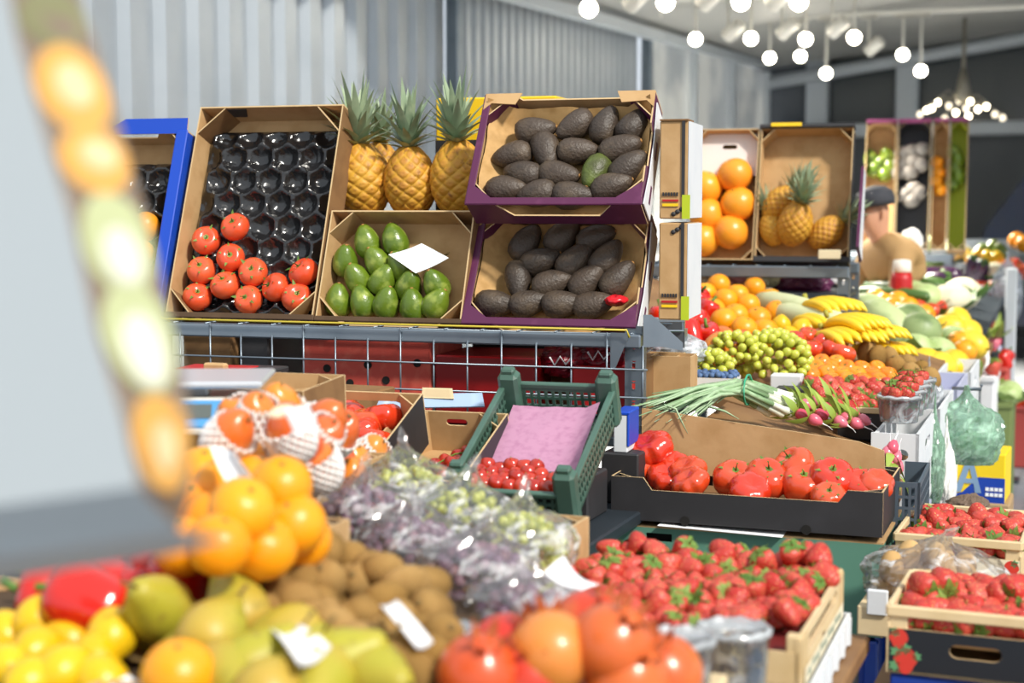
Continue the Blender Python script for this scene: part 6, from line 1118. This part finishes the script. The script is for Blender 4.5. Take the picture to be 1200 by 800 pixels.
part('tail_lamp', G().lathe([(.001, 0), (.09, 0), (.09, .03), (.001, .04)], 16, M=T(0, 0, 0, pi/2)), mat('pink_lamp', '#b8566e', .3), van, True, T(.35, -.87, 2.0))  # round pink disc near the van roof
# ------------------------------------------------------------- white printed bag hanging close to the camera
wx = [(-150, -30), (-80, -8), (0, 12), (52, 22), (157, 52), (254, 83), (394, 114), (490, 144), (570, 163), (622, 178), (650, 190)]
ox = [(-150, 62), (-80, 76), (0, 94), (52, 112), (157, 144), (254, 172), (394, 205), (490, 224), (570, 226), (622, 209), (650, 196)]
Yn, Yf = .74, .86; Nn = [atY(x, y, Yn) for y, x in wx]; Ff = [atY(x, y, Yf) for y, x in ox]
lft = [atY(-420, y*1.14 if y > 300 else y, Yn) for y, x in wx]; lfb = [atY(-420, y*1.14 if y > 300 else y, Yf+.05) for y, x in wx]
for i, q in ((9, .03), (10, .075)):   # the bottom curls under, away from the viewer
    for L_ in (Nn, lft): L_[i] = L_[i]+V((0, q, -.006))
n_ = len(wx); bv = lft+Nn+Ff+lfb; f = []; mi = []
for i in range(n_-1):
    for a in range(4):
        b_ = (a+1) % 4; f.append((a*n_+i, b_*n_+i, b_*n_+i+1, a*n_+i+1)); mi.append(1 if a == 1 else 0)
f.append((n_-1, 2*n_-1, 3*n_-1, 4*n_-1)); mi.append(0); f.append((0, 3*n_, 2*n_, n_)); mi.append(0)
hb_ = thing('printed_bag', 'large white bag close to the camera with a strip of printed fruit on its side', 'bag', T(0, 0, 0))
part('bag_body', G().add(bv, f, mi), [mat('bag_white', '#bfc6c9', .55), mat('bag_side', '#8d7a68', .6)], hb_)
def onside(u, v):   # u across the side strip, v along picture rows
    for i in range(n_-1):
        if wx[i][0] <= v <= wx[i+1][0] or i == n_-2:
            t_ = (v-wx[i][0])/(wx[i+1][0]-wx[i][0]); a = Nn[i].lerp(Nn[i+1], t_); b_ = Ff[i].lerp(Ff[i+1], t_); return a.lerp(b_, u)
sn = (Ff[5]-Nn[5]).cross(Nn[6]-Nn[5]).normalized()
if sn.x < 0: sn = -sn
def dec(nm, u, v, ru, rv_, m, off): part(nm, G().add([onside(u+ru*cos(a*pi/12), v+rv_*sin(a*pi/12))+sn*off for a in range(24)], [tuple(range(24))]), m, hb_)
PEACH = mat('print_peach', '#efb25a', .6); PEACHL = mat('print_peach_light', '#f6dca8', .6); PGRN = mat('print_green_pale', '#c9cf9c', .6); PGL = mat('print_cream', '#eceadb', .6); PDK = mat('print_brown', '#5a4a3a', .6)
for nm, u, v, a, b_, m_, o_ in (('printed_fruit', .5, 20, .46, 34, mat('print_olive', '#8c8a62', .6), .0008), ('printed_fruit', .5, 104, .47, 52, PEACH, .001), ('printed_fruit', .5, 188, .45, 40, PEACH, .0012), ('printed_highlight', .5, 100, .24, 26, PEACHL, .002), ('printed_highlight', .55, 182, .24, 18, PEACHL, .0022), ('printed_leaf', .5, 285, .46, 60, PGRN, .001), ('printed_leaf', .5, 395, .46, 66, PGRN, .0012), ('printed_highlight', .5, 300, .26, 34, PGL, .002), ('printed_highlight', .5, 410, .28, 44, PGL, .0022), ('printed_fruit', .5, 520, .46, 58, PEACH, .001), ('printed_highlight', .5, 525, .2, 30, PEACHL, .002)): dec(nm, u, v, a, b_, m_, o_)
part('handle', G().tube([Nn[0].lerp(lft[0], .3), Nn[0].lerp(lft[0], .35)+V((0, .03, .12)), Nn[0].lerp(lft[0], .6)+V((0, .03, .14)), Nn[0].lerp(lft[0], .7)], .006, 8), PAPER, hb_, True)
